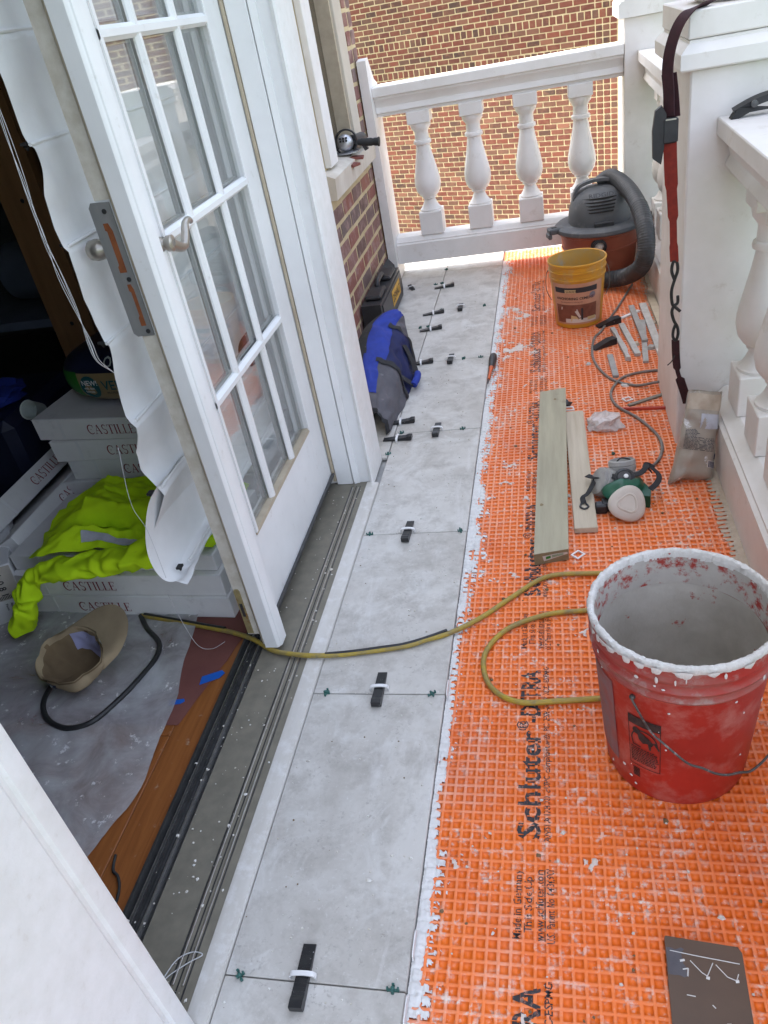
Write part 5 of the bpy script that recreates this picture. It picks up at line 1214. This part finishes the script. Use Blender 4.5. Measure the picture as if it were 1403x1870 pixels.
m = MB(); m.prism([(2.44, .045), (2.66, .045), (2.66, .118), (2.44, .118)], -.4919, -.4905, 'x'); yl = m.build('label', 'yellow_label', cs, 0, True)
m = MB(); put_text(m, 'DEWALT', .052, lambda x, y: (-.4898, 2.452+x, .062+y)); k_ = textw('DEWALT', .052); m.v = [(x, 2.452+(y-2.452)*.195/k_, z) for x, y, z in m.v]; m.build('lettering', 'ink', yl, 0, True)

# ================================================================== GRINDER ON THE WINDOW SILL
gr = thing('angle_grinder', 'silver and black angle grinder resting on the stone window sill', 'angle grinder', (-.575, 2.45, .762))
m = MB(); m.M = Matrix.Translation((-.005, -.03, .035)) @ Matrix.Rotation(rad(80), 4, 'X'); m.lathe([(0, -.03), (.020, -.03), (.030, -.022), (.034, -.005), (.034, .018), (.028, .030), (.018, .036), (0, .036)], 20); gh = m.build('gear_head', 'grinder_alu', gr, 40)
for i in range(3):
    for j in range(2): m = MB(); m.box(-.022+.013*i, -.014+.013*i, -.070, -.060, .044+.011*j, .051+.011*j); m.build('vent', 'rubber', gh, 0)
m = MB(); m.M = Matrix.Translation((-.004, -.02, .036)) @ Matrix.Rotation(rad(80), 4, 'X'); m.lathe([(.046, -.012), (.052, -.010), (.054, 0), (.052, .012), (.046, .012), (.045, 0), (.046, -.012)], 30, cap=False); m.build('guard', 'black_plastic', gr, 40)
m = MB(); m.M = Matrix.Translation((.02, .0, .03)) @ Matrix.Rotation(rad(-95), 4, 'X') ; m.lathe([(0, 0), (.028, 0), (.030, .03), (.027, .10), (.029, .18), (.022, .20), (0, .20)], 16); m.build('motor_body', 'black_plastic', gr, 40)
m = MB(); m.M = Matrix.Translation((.03, -.02, .030)) @ Matrix.Rotation(rad(96), 4, 'Y'); m.lathe([(0, 0), (.010, 0), (.012, .02), (.0155, .035), (.0165, .075), (.014, .084), (.0165, .092), (.0165, .104), (.019, .106), (.019, .112), (0, .112)], 16); m.build('side_handle', 'rubber', gr, 40)
m = MB(); m.prism([(.062, .018), (.080, .014), (.090, -.002), (.074, -.008)], -.03, -.012, 'y'); m.build('paddle_switch', 'black_plastic', gr, 20)
m = MB(); m.M = Matrix.Translation((-.004, -.03, -.004)); m.lathe([(0, 0), (.055, 0), (.055, .004), (.02, .006), (0, .006)], 24); m.build('cutting_disc', 'grinder_alu', gr, 40)
for k, (y, x, rz) in enumerate(((2.40, -.565, .3), (2.33, -.575, -.2))):
    m = MB(); m.prism([(-.055, -.03), (.05, -.035), (.06, .02), (-.03, .034)], 0, .010, 'z'); o = m.build('red_offcut', 'red_tile', None, 20); o.location = (x, y, .722+.012*(1-k)); o.rotation_euler = (0, rad(7), rz)
    tag(o, ('broken red tile piece directly under the grinder disc', 'broken red tile piece lying lowest on the window sill')[k], 'offcut')

# ================================================================== CLAMP, RATCHET STRAP
cl = thing('spring_clamp', 'black plastic clamp handle lying on the white side rail by the pedestal', 'clamp', (.76, .965, .9035))
pts = smoothpath([(-.052, .03, .012), (-.035, .03, .020), (-.01, .03, .030), (.02, .03, .037), (.06, .03, .040), (.10, .03, .036), (.15, .03, .024)], 5)
m = MB(); m.ribbon(pts, .022, .016, [(0, -.2, 1)]*len(pts)); m.build('jaw', 'black_plastic', cl, 50)
m = MB(); m.prism([(-.060, .0), (-.046, .022), (-.02, .020), (.03, .012), (-.02, .010), (-.05, -.004)], .015, .045, 'y'); m.build('pad', 'rubber', cl, 20)
m = MB(); m.M = Matrix.Translation((-.012, .012, .028)) @ Matrix.Rotation(PI/2, 4, 'X'); m.lathe([(.008, 0), (.008, .006), (0, .007)], 12); m.build('pivot', 'dark_metal', cl, 40)
rt = thing('ratchet_strap', 'dark red ratchet strap with black buckle and twisted hook hanging on the pedestal corner', 'strap', (.58, 1.02, 0))
def rib(name, mat, pts, w, nrm): m = MB(); sp = smoothpath(pts, 6); m.ribbon(sp, w, .003, [nrm]*len(sp)); return m.build(name, mat, rt, 50, True)
rib('upper_webbing', 'strap_dark', [(.66, 1.10, 1.142), (.610, 1.035, 1.141), (.580, 1.010, 1.118), (.562, 1.002, 1.075), (.556, 1.000, 1.03), (.560, 1.000, .98), (.562, 1.0, .93)], .030, (-.7, -.7, .35))
rib('upper_webbing', 'strap_dark', [(.560, 1.004, 1.02), (.567, 1.006, .97), (.572, 1.008, .925)], .036, (-.5, -.85, .1))
m = MB(); m.box(.548, .584, .992, 1.010, .868, .925, .004); bd_ = m.build('ratchet_body', 'black_plastic', rt, 30, True)
m = MB(); m.prism([(.526, .838), (.546, .822), (.552, .86), (.556, .935), (.545, .955), (.530, .945), (.524, .90)], .995, 1.012, 'y'); m.build('ratchet_lever', 'black_plastic', rt, 30, True)
m = MB(); m.box(.554, .578, .9900, .9925, .921, .924); m.build('ratchet_pin', 'bright_metal', bd_, 0, True)
rib('lower_webbing', 'strap_red', [(.566, 1.002, .880), (.568, 1.002, .84), (.573, 1.004, .77), (.580, 1.008, .69), (.584, 1.010, .62), (.588, 1.012, .57)], [.032]*13+[.026]*6+[.018]*6+[.022]*6, (-.4, -.9, .1))
def hook(pts, r=.0042): m = MB(); m.tube(smoothpath(pts, 6), r, 8); return m.build('hook', 'rubber', rt, 60, True)
hook([(.590, 1.012, .520), (.582, 1.012, .545), (.585, 1.012, .568), (.594, 1.012, .568), (.597, 1.012, .545), (.590, 1.012, .520), (.583, 1.010, .490), (.586, 1.010, .455), (.595, 1.008, .444), (.607, 1.006, .432)])
hook([(.600, 1.012, .475), (.600, 1.012, .455), (.590, 1.010, .447), (.586, 1.010, .430), (.592, 1.012, .405), (.602, 1.014, .385), (.605, 1.014, .365), (.600, 1.014, .345), (.592, 1.014, .355), (.592, 1.014, .375), (.598, 1.014, .395)])
rib('tail_webbing', 'strap_dark', [(.599, 1.016, .345), (.602, 1.018, .30), (.608, 1.020, .25), (.618, 1.020, .215), (.632, 1.020, .17), (.640, 1.020, .14)], [.022]*12+[.012]*5+[.026]*14, (-.5, -.85, .1))
hook([(.598, 1.014, .300), (.590, 1.008, .285), (.578, 1.004, .275)], .0016)

# ================================================================== INDOORS
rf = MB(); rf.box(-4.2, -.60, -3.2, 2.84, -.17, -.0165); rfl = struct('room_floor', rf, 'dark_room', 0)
random.seed(14)
pw = .082; x = -.5285
def plank(x0, x1, y0, y1):
    a = MB(); a.box(x0+.0008, x1-.0008, y0+.0008, y1-.0008, -.016, -.0005, .0012); c = Vector(((x0+x1)/2, (y0+y1)/2, -.016)); a.v = [tuple(Vector(v)-c) for v in a.v]
    o = a.build('plank', 'floor_plank', rfl, 0); o.location = c
for r in range(14):
    x1 = x - r*pw; y = -3.1 - random.uniform(0, .5) + .37*(r % 3)
    while y < 2.8:
        L = random.uniform(.7, 1.3); plank(x1-pw, x1, max(y, -3.2), min(y+L, 2.84)); y += L
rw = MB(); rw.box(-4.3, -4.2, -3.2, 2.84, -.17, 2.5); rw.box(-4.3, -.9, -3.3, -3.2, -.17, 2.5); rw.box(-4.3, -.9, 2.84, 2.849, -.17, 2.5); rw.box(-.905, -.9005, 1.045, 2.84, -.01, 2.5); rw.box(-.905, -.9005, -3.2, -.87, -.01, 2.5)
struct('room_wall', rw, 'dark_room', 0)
rc = MB(); rc.box(-4.3, -.55, -3.3, 2.849, 2.5, 2.6); struct('room_ceiling', rc, 'plaster_white', 0)
# paper and plastic laid over the boards
random.seed(2)
def sheet(poly_fn, nu, nv): a = MB(); a.grid(poly_fn, nu, nv); return a
def rosin(u, v):
    y = -.1 + 1.0*v; xr = -.535 - .20*max(0, (.20-y))*1.1 + .006*noise.noise((0, y*14, 0)); return (xr - (1.2)*u, y, .0012)
single('floor_paper', sheet(rosin, 12, 40), 'rosin_paper', 'dull red floor paper showing at the plastic sheet edge by the door', 'paper')
def film(u, v):
    y = -1.2 + 1.75*v
    xr = -.640 - .02*math.sin(y*9) - (.03 if y < -.5 else 0) + .028*noise.noise((1, y*5, 0)) - .10*max(0, y-.12)*2.2
    x = xr - 1.6*u
    return (x, y, .0035 + .010*abs(noise.noise((x*5, y*5, 3))) + .007*abs(noise.noise((x*13+y*5, y*13, 8))) + .003*abs(noise.noise((x*40, y*40, 1))))
single('plastic_sheet', sheet(film, 150, 160), 'plastic_sheet', 'crinkled clear plastic sheet spread over the floor indoors, flecked white', 'plastic sheet', smooth=60)
for k, (x, y, rz, s_) in enumerate(((-.572, .048, .5, .026), (-.632, -.032, .2, .016))):
    a = MB(); a.prism([(-1.3*s_, -.45*s_), (.6*s_, -.5*s_), (1.2*s_, -.1*s_), (1.0*s_, .4*s_), (-.9*s_, .5*s_)], .0008, .0016, 'z'); o = a.build('blue_tape', 'tape_blue', None, 0); o.location = (x, y, .0012); o.rotation_euler = (0, 0, rz)
    tag(o, ('larger torn scrap of blue tape on the wood floor by the threshold', 'smaller scrap of blue tape at the plastic sheet edge')[k], 'tape')
cord('loose_wire', [(-.600, -.42, .004), (-.590, -.45, .004), (-.574, -.462, .004), (-.560, -.485, .004), (-.555, -.515, .004), (-.572, -.54, .004), (-.60, -.555, .004)], .0028, 'rubber', 'short black wire curling on the wood floor by the threshold', cat='wire')
cord('white_string', [(-.408, -.635, .0055), (-.395, -.600, .0055), (-.372, -.585, .0055), (-.352, -.588, .006), (-.372, -.602, .0055), (-.395, -.622, .0055), (-.408, -.638, .0055)], .0010, 'string', 'small loop of white string on the metal threshold', cat='string')

# cartons of tile
def carton(label, loc, rz=0, dims=(.635, .325, .070), rx=0, ry=0, text=True, side=-1, flip=False, group='white tile cartons stacked indoors', mat='carton'):
    t = thing('tile_carton', label, 'carton', loc, (rx, ry, rz), group)
    L, D, H = dims
    a = MB(); a.box(-L/2, L/2, -D/2, D/2, 0, H, .0025); a.v = [(x+.0015*noise.noise((x*9+loc[0], y*9, z*9)), y+.002*noise.noise((x*9, y*9+loc[1], z*9)), z) for x, y, z in a.v]; a.build('box', mat, t, 0)
    a = MB(); a.box(-L/2-.001, L/2+.001, -D/2-.0016, -D/2-.0002, H*.97, H*.985); a.box(-L*.36, -L*.345, -D/2-.0012, -D/2-.0003, 0.004, H-.003); a.build('flap_edge', 'carton_white', t, 0)
    if text:
        s_ = H*.42; a = MB(); w = CASW*s_; x0 = -L*.08 if text is True else text
        a.add([(x0+x*s_, -D/2-.0022, H*.28+y*s_) if not flip else (x0-x*s_, -D/2-.0022, H*.72-y*s_) for x, y in CASV], CASF); a.build('lettering', 'carton_red', t, 0)
    return t
carton('bottom tile carton by the cap, its full red name showing', (-.893, .437, .001), rad(-3), text=-.145)
carton('second tile carton up, beneath the crushed one and the cap', (-.900, .440, .072), rad(-2.4), text=-.16)
t3 = carton('crushed thin tile carton right under the yellow-green jacket', (-.90, .452, .143), rad(-3), (.62, .31, .050), text=-.17)
for k in range(6): carton(('lowest carton of the rear stack behind the jacket', 'second carton of the rear stack, behind the jacket', 'third carton of the rear stack, just above the jacket', 'fourth carton of the rear stack, torn at its corner', 'fifth carton of the rear stack, below the top one', 'top carton of the rear stack, carrying the mortar bag')[k],
      (-.905+(.0, .01, -.005, .035, .01, -.015)[k], .810+(0, .0, .0, .004, -.004, -.014)[k], .001+.0715*k), rad((-2, -3, -2, -3, -2, -6)[k]), text=(-.13 if k < 5 else -.13))
# cartons lying on edge along the left
for k, (x, y, z, tilt) in enumerate(((-1.235, .64, .02, .62), (-1.345, .70, .05, .52), (-1.45, .75, .08, .45))):
    carton(('tile carton leaning on edge next to the stacks, its corner scuffed brown', 'tile carton leaning on edge between two others, lettering scribbled over', 'tile carton leaning on edge farthest from the stacks')[k], (x, y, z+.03), rad(90), (.66, .32, .068), rx=-PI/2+tilt+.55, text=-.10, group='tile cartons leaning on edge indoors')
wb = thing('shipping_carton', 'white carton with a black printed lot label at the door opening', 'carton', (-1.305, .235, .005), (0, rad(4), rad(33)))
a = MB(); a.box(-.10, .10, -.004, .30, 0, .185, .003); a.build('box', 'carton_white', wb, 0)
def wl_(x, y): return (.092-.002-y, -.0052, .178-x)
a = MB(); a.add([(.012, -.0048, .075), (.096, -.0048, .075), (.096, -.0048, .182), (.012, -.0048, .182)], [(0, 1, 2, 3)]); lb_ = a.build('lot_label', 'label_white', wb, 0)
a = MB(); put_text(a, 'L 0 8 1', .026, lambda x, y: (.050+y, -.0056, .160-x)); 
a.build('lettering', 'ink', lb_, 0)
a = MB()
for k in range(12): a.add([(.03+.004*k, -.0056, .078), (.032+.004*k, -.0056, .078), (.032+.004*k, -.0056, .090), (.03+.004*k, -.0056, .090)], [(0, 1, 2, 3)])
a.build('barcode', 'ink', lb_, 0)
for k, s_ in enumerate(('Nominal Size', 'Actual Size', 'Pieces')):
    a = MB(); put_text(a, s_, .009, lambda x, y: (.075-.013*k+y, -.0056, .064-x)); a.build('lettering', 'ink', wb, 0)

# mortar bag on the rear stack
mbag = thing('mortar_bag', 'navy and tan mortar bag with a green end on the rear carton stack', 'bag', (-.86, .86, .4305), (0, 0, rad(-4)))
A_, B_, C_ = .30, .17, .085; NN = 3.2
def sup(u, v, sec=None):
    th = 2*PI*u; ph = -PI/2+PI*v
    cc = lambda w, e: math.copysign(abs(w)**e, w)
    x = A_*cc(math.cos(ph), .5)*cc(math.cos(th), .55); y = B_*cc(math.cos(ph), .5)*cc(math.sin(th), .55); z = C_*cc(math.sin(ph), .75)
    k = noise.noise((x*9, y*9, z*9))*.008
    return (x+k, y+k, max(z+C_, .0)+k*.5)
def bfront(x, z, e=.012):
    zz = (z-C_)/C_; cp = math.sqrt(max(0, 1-abs(zz)**(2/.75))); bb = B_*cp**.5; aa = A_*cp**.5
    if aa < 1e-4: return (x, -e, z)
    c_ = min(1, abs(x)/aa)**(1/.55); s_ = math.sqrt(max(0, 1-c_*c_))**.55
    return (x, -bb*s_-e, z)
a = MB(); a.grid(sup, 64, 26, True); a.build('sack', 'dark_navy', mbag, 60)
def bpatch(name, mat, x0, x1, z0, z1, e): a = MB(); a.grid(lambda u, v: bfront(x0+(x1-x0)*u, z0+(z1-z0)*v, e), 16, 6); return a.build(name, mat, mbag, 60)
bpatch('green_panel', 'bag_green', -.285, -.205, .018, .115, .012); bpatch('tan_panel', 'bag_tan', -.205, .28, .020, .112, .012)
a = MB(); n = 20; a.add([bfront(-.165+.034*math.cos(2*PI*k/n), .070+.036*math.sin(2*PI*k/n), .015) for k in range(n)], [tuple(range(n))]); a.build('roundel', 'bag_teal', mbag, 0)
def btext(s, size, x, z, mat, e=.017): a = MB(); put_text(a, s, size, lambda u, v: bfront(x+u, z+v, e)); a.build('lettering', mat, mbag, 0)
btext('NEW!', .022, -.190, .078, 'carton_white'); btext('with dust', .010, -.186, .066, 'carton_white'); btext('formula', .010, -.184, .055, 'carton_white')
btext('VERSABOND', .040, -.122, .062, 'bag_teal', .014); btext('PROFESSIONAL THIN-SET MORTAR', .010, -.115, .048, 'ink', .014); btext('CUSTOM', .034, -.07, .126, 'cup_white', .006); btext('O', .036, -.105, .125, 'cup_white', .006)
# hi-vis jacket thrown over the front stack
jk = thing('work_jacket', 'crumpled fluorescent yellow-green work jacket thrown over the tile cartons', 'jacket', (-.92, .42, .19))
def jbody(u, v):
    x = -1.13 + .53*u; y = .30 + .30*v
    edge = min(1, 4*u, 4*(1-u), 5*v+.25, 5*(1-v)+.4)
    h = .008 + .070*edge*(.55+.75*noise.noise((u*2.2, v*2.6, 3.1))) + .022*noise.noise((u*5, v*9, 1)) + .03*math.exp(-((v-.55)/.16)**2)*(1-u*.3)
    fold = .014*math.sin(v*16+u*4+2*noise.noise((u*3, v*3, 0))) + .026*(.28-abs(noise.noise((u*5+v*3, v*7, 4)))) + .010*(.28-abs(noise.noise((u*13-v*6, v*15, 9)))) + .006*noise.noise((u*22, v*18, 2))
    return (x + .02*noise.noise((u*4, v*4, 7)), y + .015*noise.noise((u*4, v*4, 9)) + .04*(1-u)*(v-.5), .197 + max(.002, h + fold*edge))
a = MB(); a.grid(jbody, 130, 100); a.build('body', 'hi_vis', jk, 70, True)
def limb(pts, rr, name, seed, flat=.7):
    sp = smoothpath(pts, 18); N = len(sp); a = MB(); r_ = [rr[0]+(rr[1]-rr[0])*i/(N-1) for i in range(N)]
    a.tube(sp, r_, 40); a.v = [(v[0], v[1], sp[i//40].z-.35*r_[i//40]+(v[2]-sp[i//40].z)*.62) for i, v in enumerate(a.v)]
    a.v = [tuple(Vector(v) + Vector((noise.noise((v[0]*28, v[1]*28, v[2]*28+seed)), noise.noise((v[0]*28+5, v[1]*28, v[2]*28)), noise.noise((v[0]*28, v[1]*28+9, v[2]*28))*1.0))*.014 + Vector((0, -1, .6))*.020*(.35-abs(noise.noise((v[0]*26+v[2]*30, v[1]*22, seed))))) for v in a.v]; return a.build(name, 'hi_vis', jk, 70, True)
limb([(-.66, .30, .235), (-.78, .275, .225), (-.90, .258, .215), (-1.00, .25, .205), (-1.08, .245, .195)], (.050, .038), 'sleeve', 1); limb([(-1.06, .250, .200), (-1.11, .235, .175), (-1.135, .215, .130), (-1.15, .20, .085), (-1.165, .19, .050)], (.030, .034), 'cuff', 3)
a = MB(); a.grid(lambda u, v: tuple(Vector(jbody(.30+.45*u, .05+.06*v)) + Vector((0, -.004, .004))), 20, 4); a.build('reflective_tape', 'reflective', jk, 60, True)
a = MB(); a.grid(lambda u, v: tuple(Vector(jbody(.25+.62*u, .18+.26*v)) + Vector((0, -.002, .004))), 30, 12); a.build('pocket_flap', 'hi_vis', jk, 60, True)

# cap lying brim up
cp = thing('baseball_cap', 'tan baseball cap lying upside down on the plastic sheet inside the cord loop', 'cap', (-.915, .045, .006), (0, 0, rad(-26)))
TILT = Matrix.Translation((0, 0, .020)) @ Matrix.Rotation(rad(13), 4, 'X') @ Matrix.Rotation(rad(6), 4, 'Y')
def bowl(s):
    def f(u, v):
        th = 2*PI*u; ph = v*PI/2; r = math.sin(ph)**.8
        k = noise.noise((math.cos(th)*1.4, math.sin(th)*1.4, v*2))*.016 + .006*noise.noise((math.cos(th)*4, math.sin(th)*4, v*5))
        return TILT @ Vector(((.094*s+k)*r*math.cos(th), (.078*s+k)*r*math.sin(th), .068*(1-math.cos(ph))+(1-s)*.06))
    return f
a = MB(); a.grid(bowl(1), 40, 14, True); a.build('crown', 'cap_tan', cp, 60)
a = MB(); a.grid(bowl(.965), 40, 14, True); a.build('crown_inside', 'cap_brown', cp, 60)
a = MB(); fb_ = bowl(.945); a.grid(lambda u, v: fb_(.12+.26*u, .40+.46*v), 16, 10); a.build('lining_panel', 'cap_lining', cp, 60)
fs_ = bowl(.95)
for u in (.12, .28, .50, .70): 
    a = MB(); a.grid(lambda q, v: fs_(u+.025*q, .1+.85*v), 2, 12); a.build('seam_tape', 'cap_brown', cp, 60)
a = MB(); a.grid(lambda q, v: bowl(.955)(q, .86+.15*v) , 40, 2, True); a.build('sweatband', 'cap_tan', cp, 60)
fo = bowl(1.012)
a = MB(); a.grid(lambda q, v: fo(.755+.045*q, .80+.16*v), 3, 3); tl = a.build('side_label', 'dark_navy', cp, 0)
a = MB(); fo2 = bowl(1.022)
for q0, q1, v0, v1 in ((.30, .70, .35, .45), (.30, .70, .75, .85), (.30, .40, .35, .85), (.60, .70, .15, .85)): a.grid(lambda q, v: fo2(.755+.045*(q0+(q1-q0)*q), .80+.16*(v0+(v1-v0)*v)), 1, 1)
a.build('label_mark', 'cup_white', tl, 0)
def brim(u, v):
    th = rad(14) + rad(152)*u; r0 = 1.0; b = Vector((.094*math.cos(th), .078*math.sin(th), .066)); w = math.sin(PI*u)**.38
    d = Vector((.50, 1.0, .20)).normalized()
    return TILT @ (b + d*.090*v*w + Vector((0, 0, .014*(1-(2*u-1)**2)*v - .020*abs(2*u-1)**2*v)))
a = MB(); a.grid(brim, 24, 8); a.grid(lambda u, v: tuple(Vector(brim(u, v))-Vector((0, 0, .004))), 24, 8); a.build('brim', 'cap_tan', cp, 60)

# roman shade inside the leaf, folds held by small black clips
sh = thing('roman_shade', 'white fabric roman shade sagging in folds behind the french door panes', 'shade', (-.58, .5, .2))
ZF = [1.66, 1.50, 1.335, 1.172, 1.003, .815, .648, .486, .285]
def shade_x(z, y):
    for i in range(len(ZF)-1):
        if ZF[i] >= z >= ZF[i+1]:
            t = (ZF[i]-z)/(ZF[i]-ZF[i+1]); d = (.004, .004, .005, .006, .008, .012, .022, .060)[i]
            s_ = math.sin(PI*t**1.7)**.8 if t < 1 else 0
            e = max(0, 1-(y-.13)/.22)
            return -.570 - d*s_*(.45+.6*e) - .006*t
    return -.570
def shf(u, v):
    z = 1.66 - (1.66-.285)*v; yn = .135 + .006*math.sin(z*17) + .010*noise.noise((3, z*9, 1)) - (.035*max(0, (.62-z)/.34)) ; y = yn + (.872-yn)*u
    x = shade_x(z, y) + .006*noise.noise((y*7, z*7, 1)) + .010*(abs(noise.noise((y*16+z*9, z*13, 5)))-.25)*max(.25, 1-(y-.13)*4); return (x, y, z - (.03*max(0, 1-u*3)*max(0, (.55-z)/.27)))
a = MB(); a.grid(shf, 40, 170); a.build('fabric', 'shade_fabric', sh, 60, True)
def belly(u, v):
    t = PI*v; y = .10 + .76*u; e = max(0, 1-u*2.2)
    return (-.56 - .045*math.sin(t)*(.4+.8*e) - .01, y - .03*math.sin(t)*e, .385 - .125*math.cos(t)*.9 - .05*math.sin(t)*e - .012*noise.noise((y*12, t, 0)))
a = MB(); a.grid(belly, 40, 22); a.build('bottom_swag', 'shade_fabric', sh, 60, True)
for zf in ZF[2:]:
    a = MB(); a.tube([(-.574, .140, zf+.002), (-.574, .868, zf+.002)], .0035, 6); rod = a.build('rod', 'shade_fabric', sh, 40, True)
    yy = .136 if zf > .6 else .10
    a = MB(); a.box(-.594, -.582, yy+.006, yy+.022, zf+.001, zf+.006); a.prism([(-.594, zf), (-.588, zf-.008), (-.585, zf)], yy+.012, yy+.018, 'y'); a.build('clip', 'rubber', rod, 0, True)
for k in range(4):
    q_ = [1.30, 1.20, 1.12, 1.04, .97, .90, .84, .80, .76]
    pts = [(-.578-.006*noise.noise((k*7.1, z*9, 0)), .104+.014*noise.noise((k*3.7, z*7, 2)) - .018*math.sin((1.3-z)*5.8) + (.03 if z < .80 else 0), z) for z in q_]
    a = MB(); a.tube(smoothpath(pts, 6), .0006, 5); a.build('pull_string', 'string', sh, 60, True)
for pts in ([(-.60, .085, .62), (-.605, .06, .50), (-.60, .07, .42), (-.595, .06, .30)], [(-.60, .05, .26), (-.60, .06, .17), (-.595, .075, .08), (-.585, .11, .035), (-.57, .15, .02)]):
    a = MB(); a.tube(smoothpath(pts, 8), .0005, 5); a.build('loose_thread', 'string', sh, 60, True)
# cabinet and things in the dark
cb = thing('cabinet', 'dark brown wooden cabinet side standing in the dark room', 'cabinet', (-1.55, 1.2, 0))
a = MB(); a.box(-1.405, -1.255, 1.15, 1.185, 0, 2.1); a.box(-1.405, -1.385, 1.185, 2.0, 0, 2.1); sd_ = a.build('side_panel', 'cabinet_wood', cb, 0, True)
for zz in (.55, .95):
    a = MB(); a.M = Matrix.Translation((-1.33, 1.1495, zz)) @ Matrix.Rotation(PI/2, 4, 'X'); a.lathe([(.007, 0), (.004, .001), (0, .0005)], 10); a.build('screw_hole', 'rubber', sd_, 0, True)
a = MB(); a.box(-2.6, -1.41, 1.30, 1.75, .50, .53); a.build('shelf', 'pail_dark', cb, 0, True)
pt = MB(); pt.M = Matrix.Translation((-1.72, 1.50, .665)) @ Matrix.Rotation(PI/2, 4, 'Y'); pt.lathe([(0, 0), (.10, 0), (.105, .01), (.12, .26), (.125, .27), (.115, .27), (.10, .02), (0, .02)], 28); single('grey_pail', pt, 'pail_dark', 'dark blue-grey pail lying on the shelf behind the cabinet side', 'pail')
ct = MB(); ct.M = Matrix.Translation((-1.335, .83, .385)) @ Matrix.Rotation(rad(62), 4, 'X'); ct.lathe([(0, 0), (.022, 0), (.030, .06), (.031, .062), (.028, .060), (.021, .008), (0, .008)], 24); single('paper_cup', ct, 'cup_white', 'pale cup lying on its side behind the leaning cartons', 'cup')
dk = MB(); dk.box(-1.85, -1.46, .80, 1.25, 0, .36, .03); single('dark_tote', dk, 'dark_navy', 'dark blue tote box in the shadow behind the leaning cartons', 'tote', smooth=30)
bf = crumple('blue_cloth', (-1.65, 1.0, .36), (.12, .10, .03), 'bag_blue', 'blue cloth bundled on the dark tote in the shadow', 'cloth', 6.0)
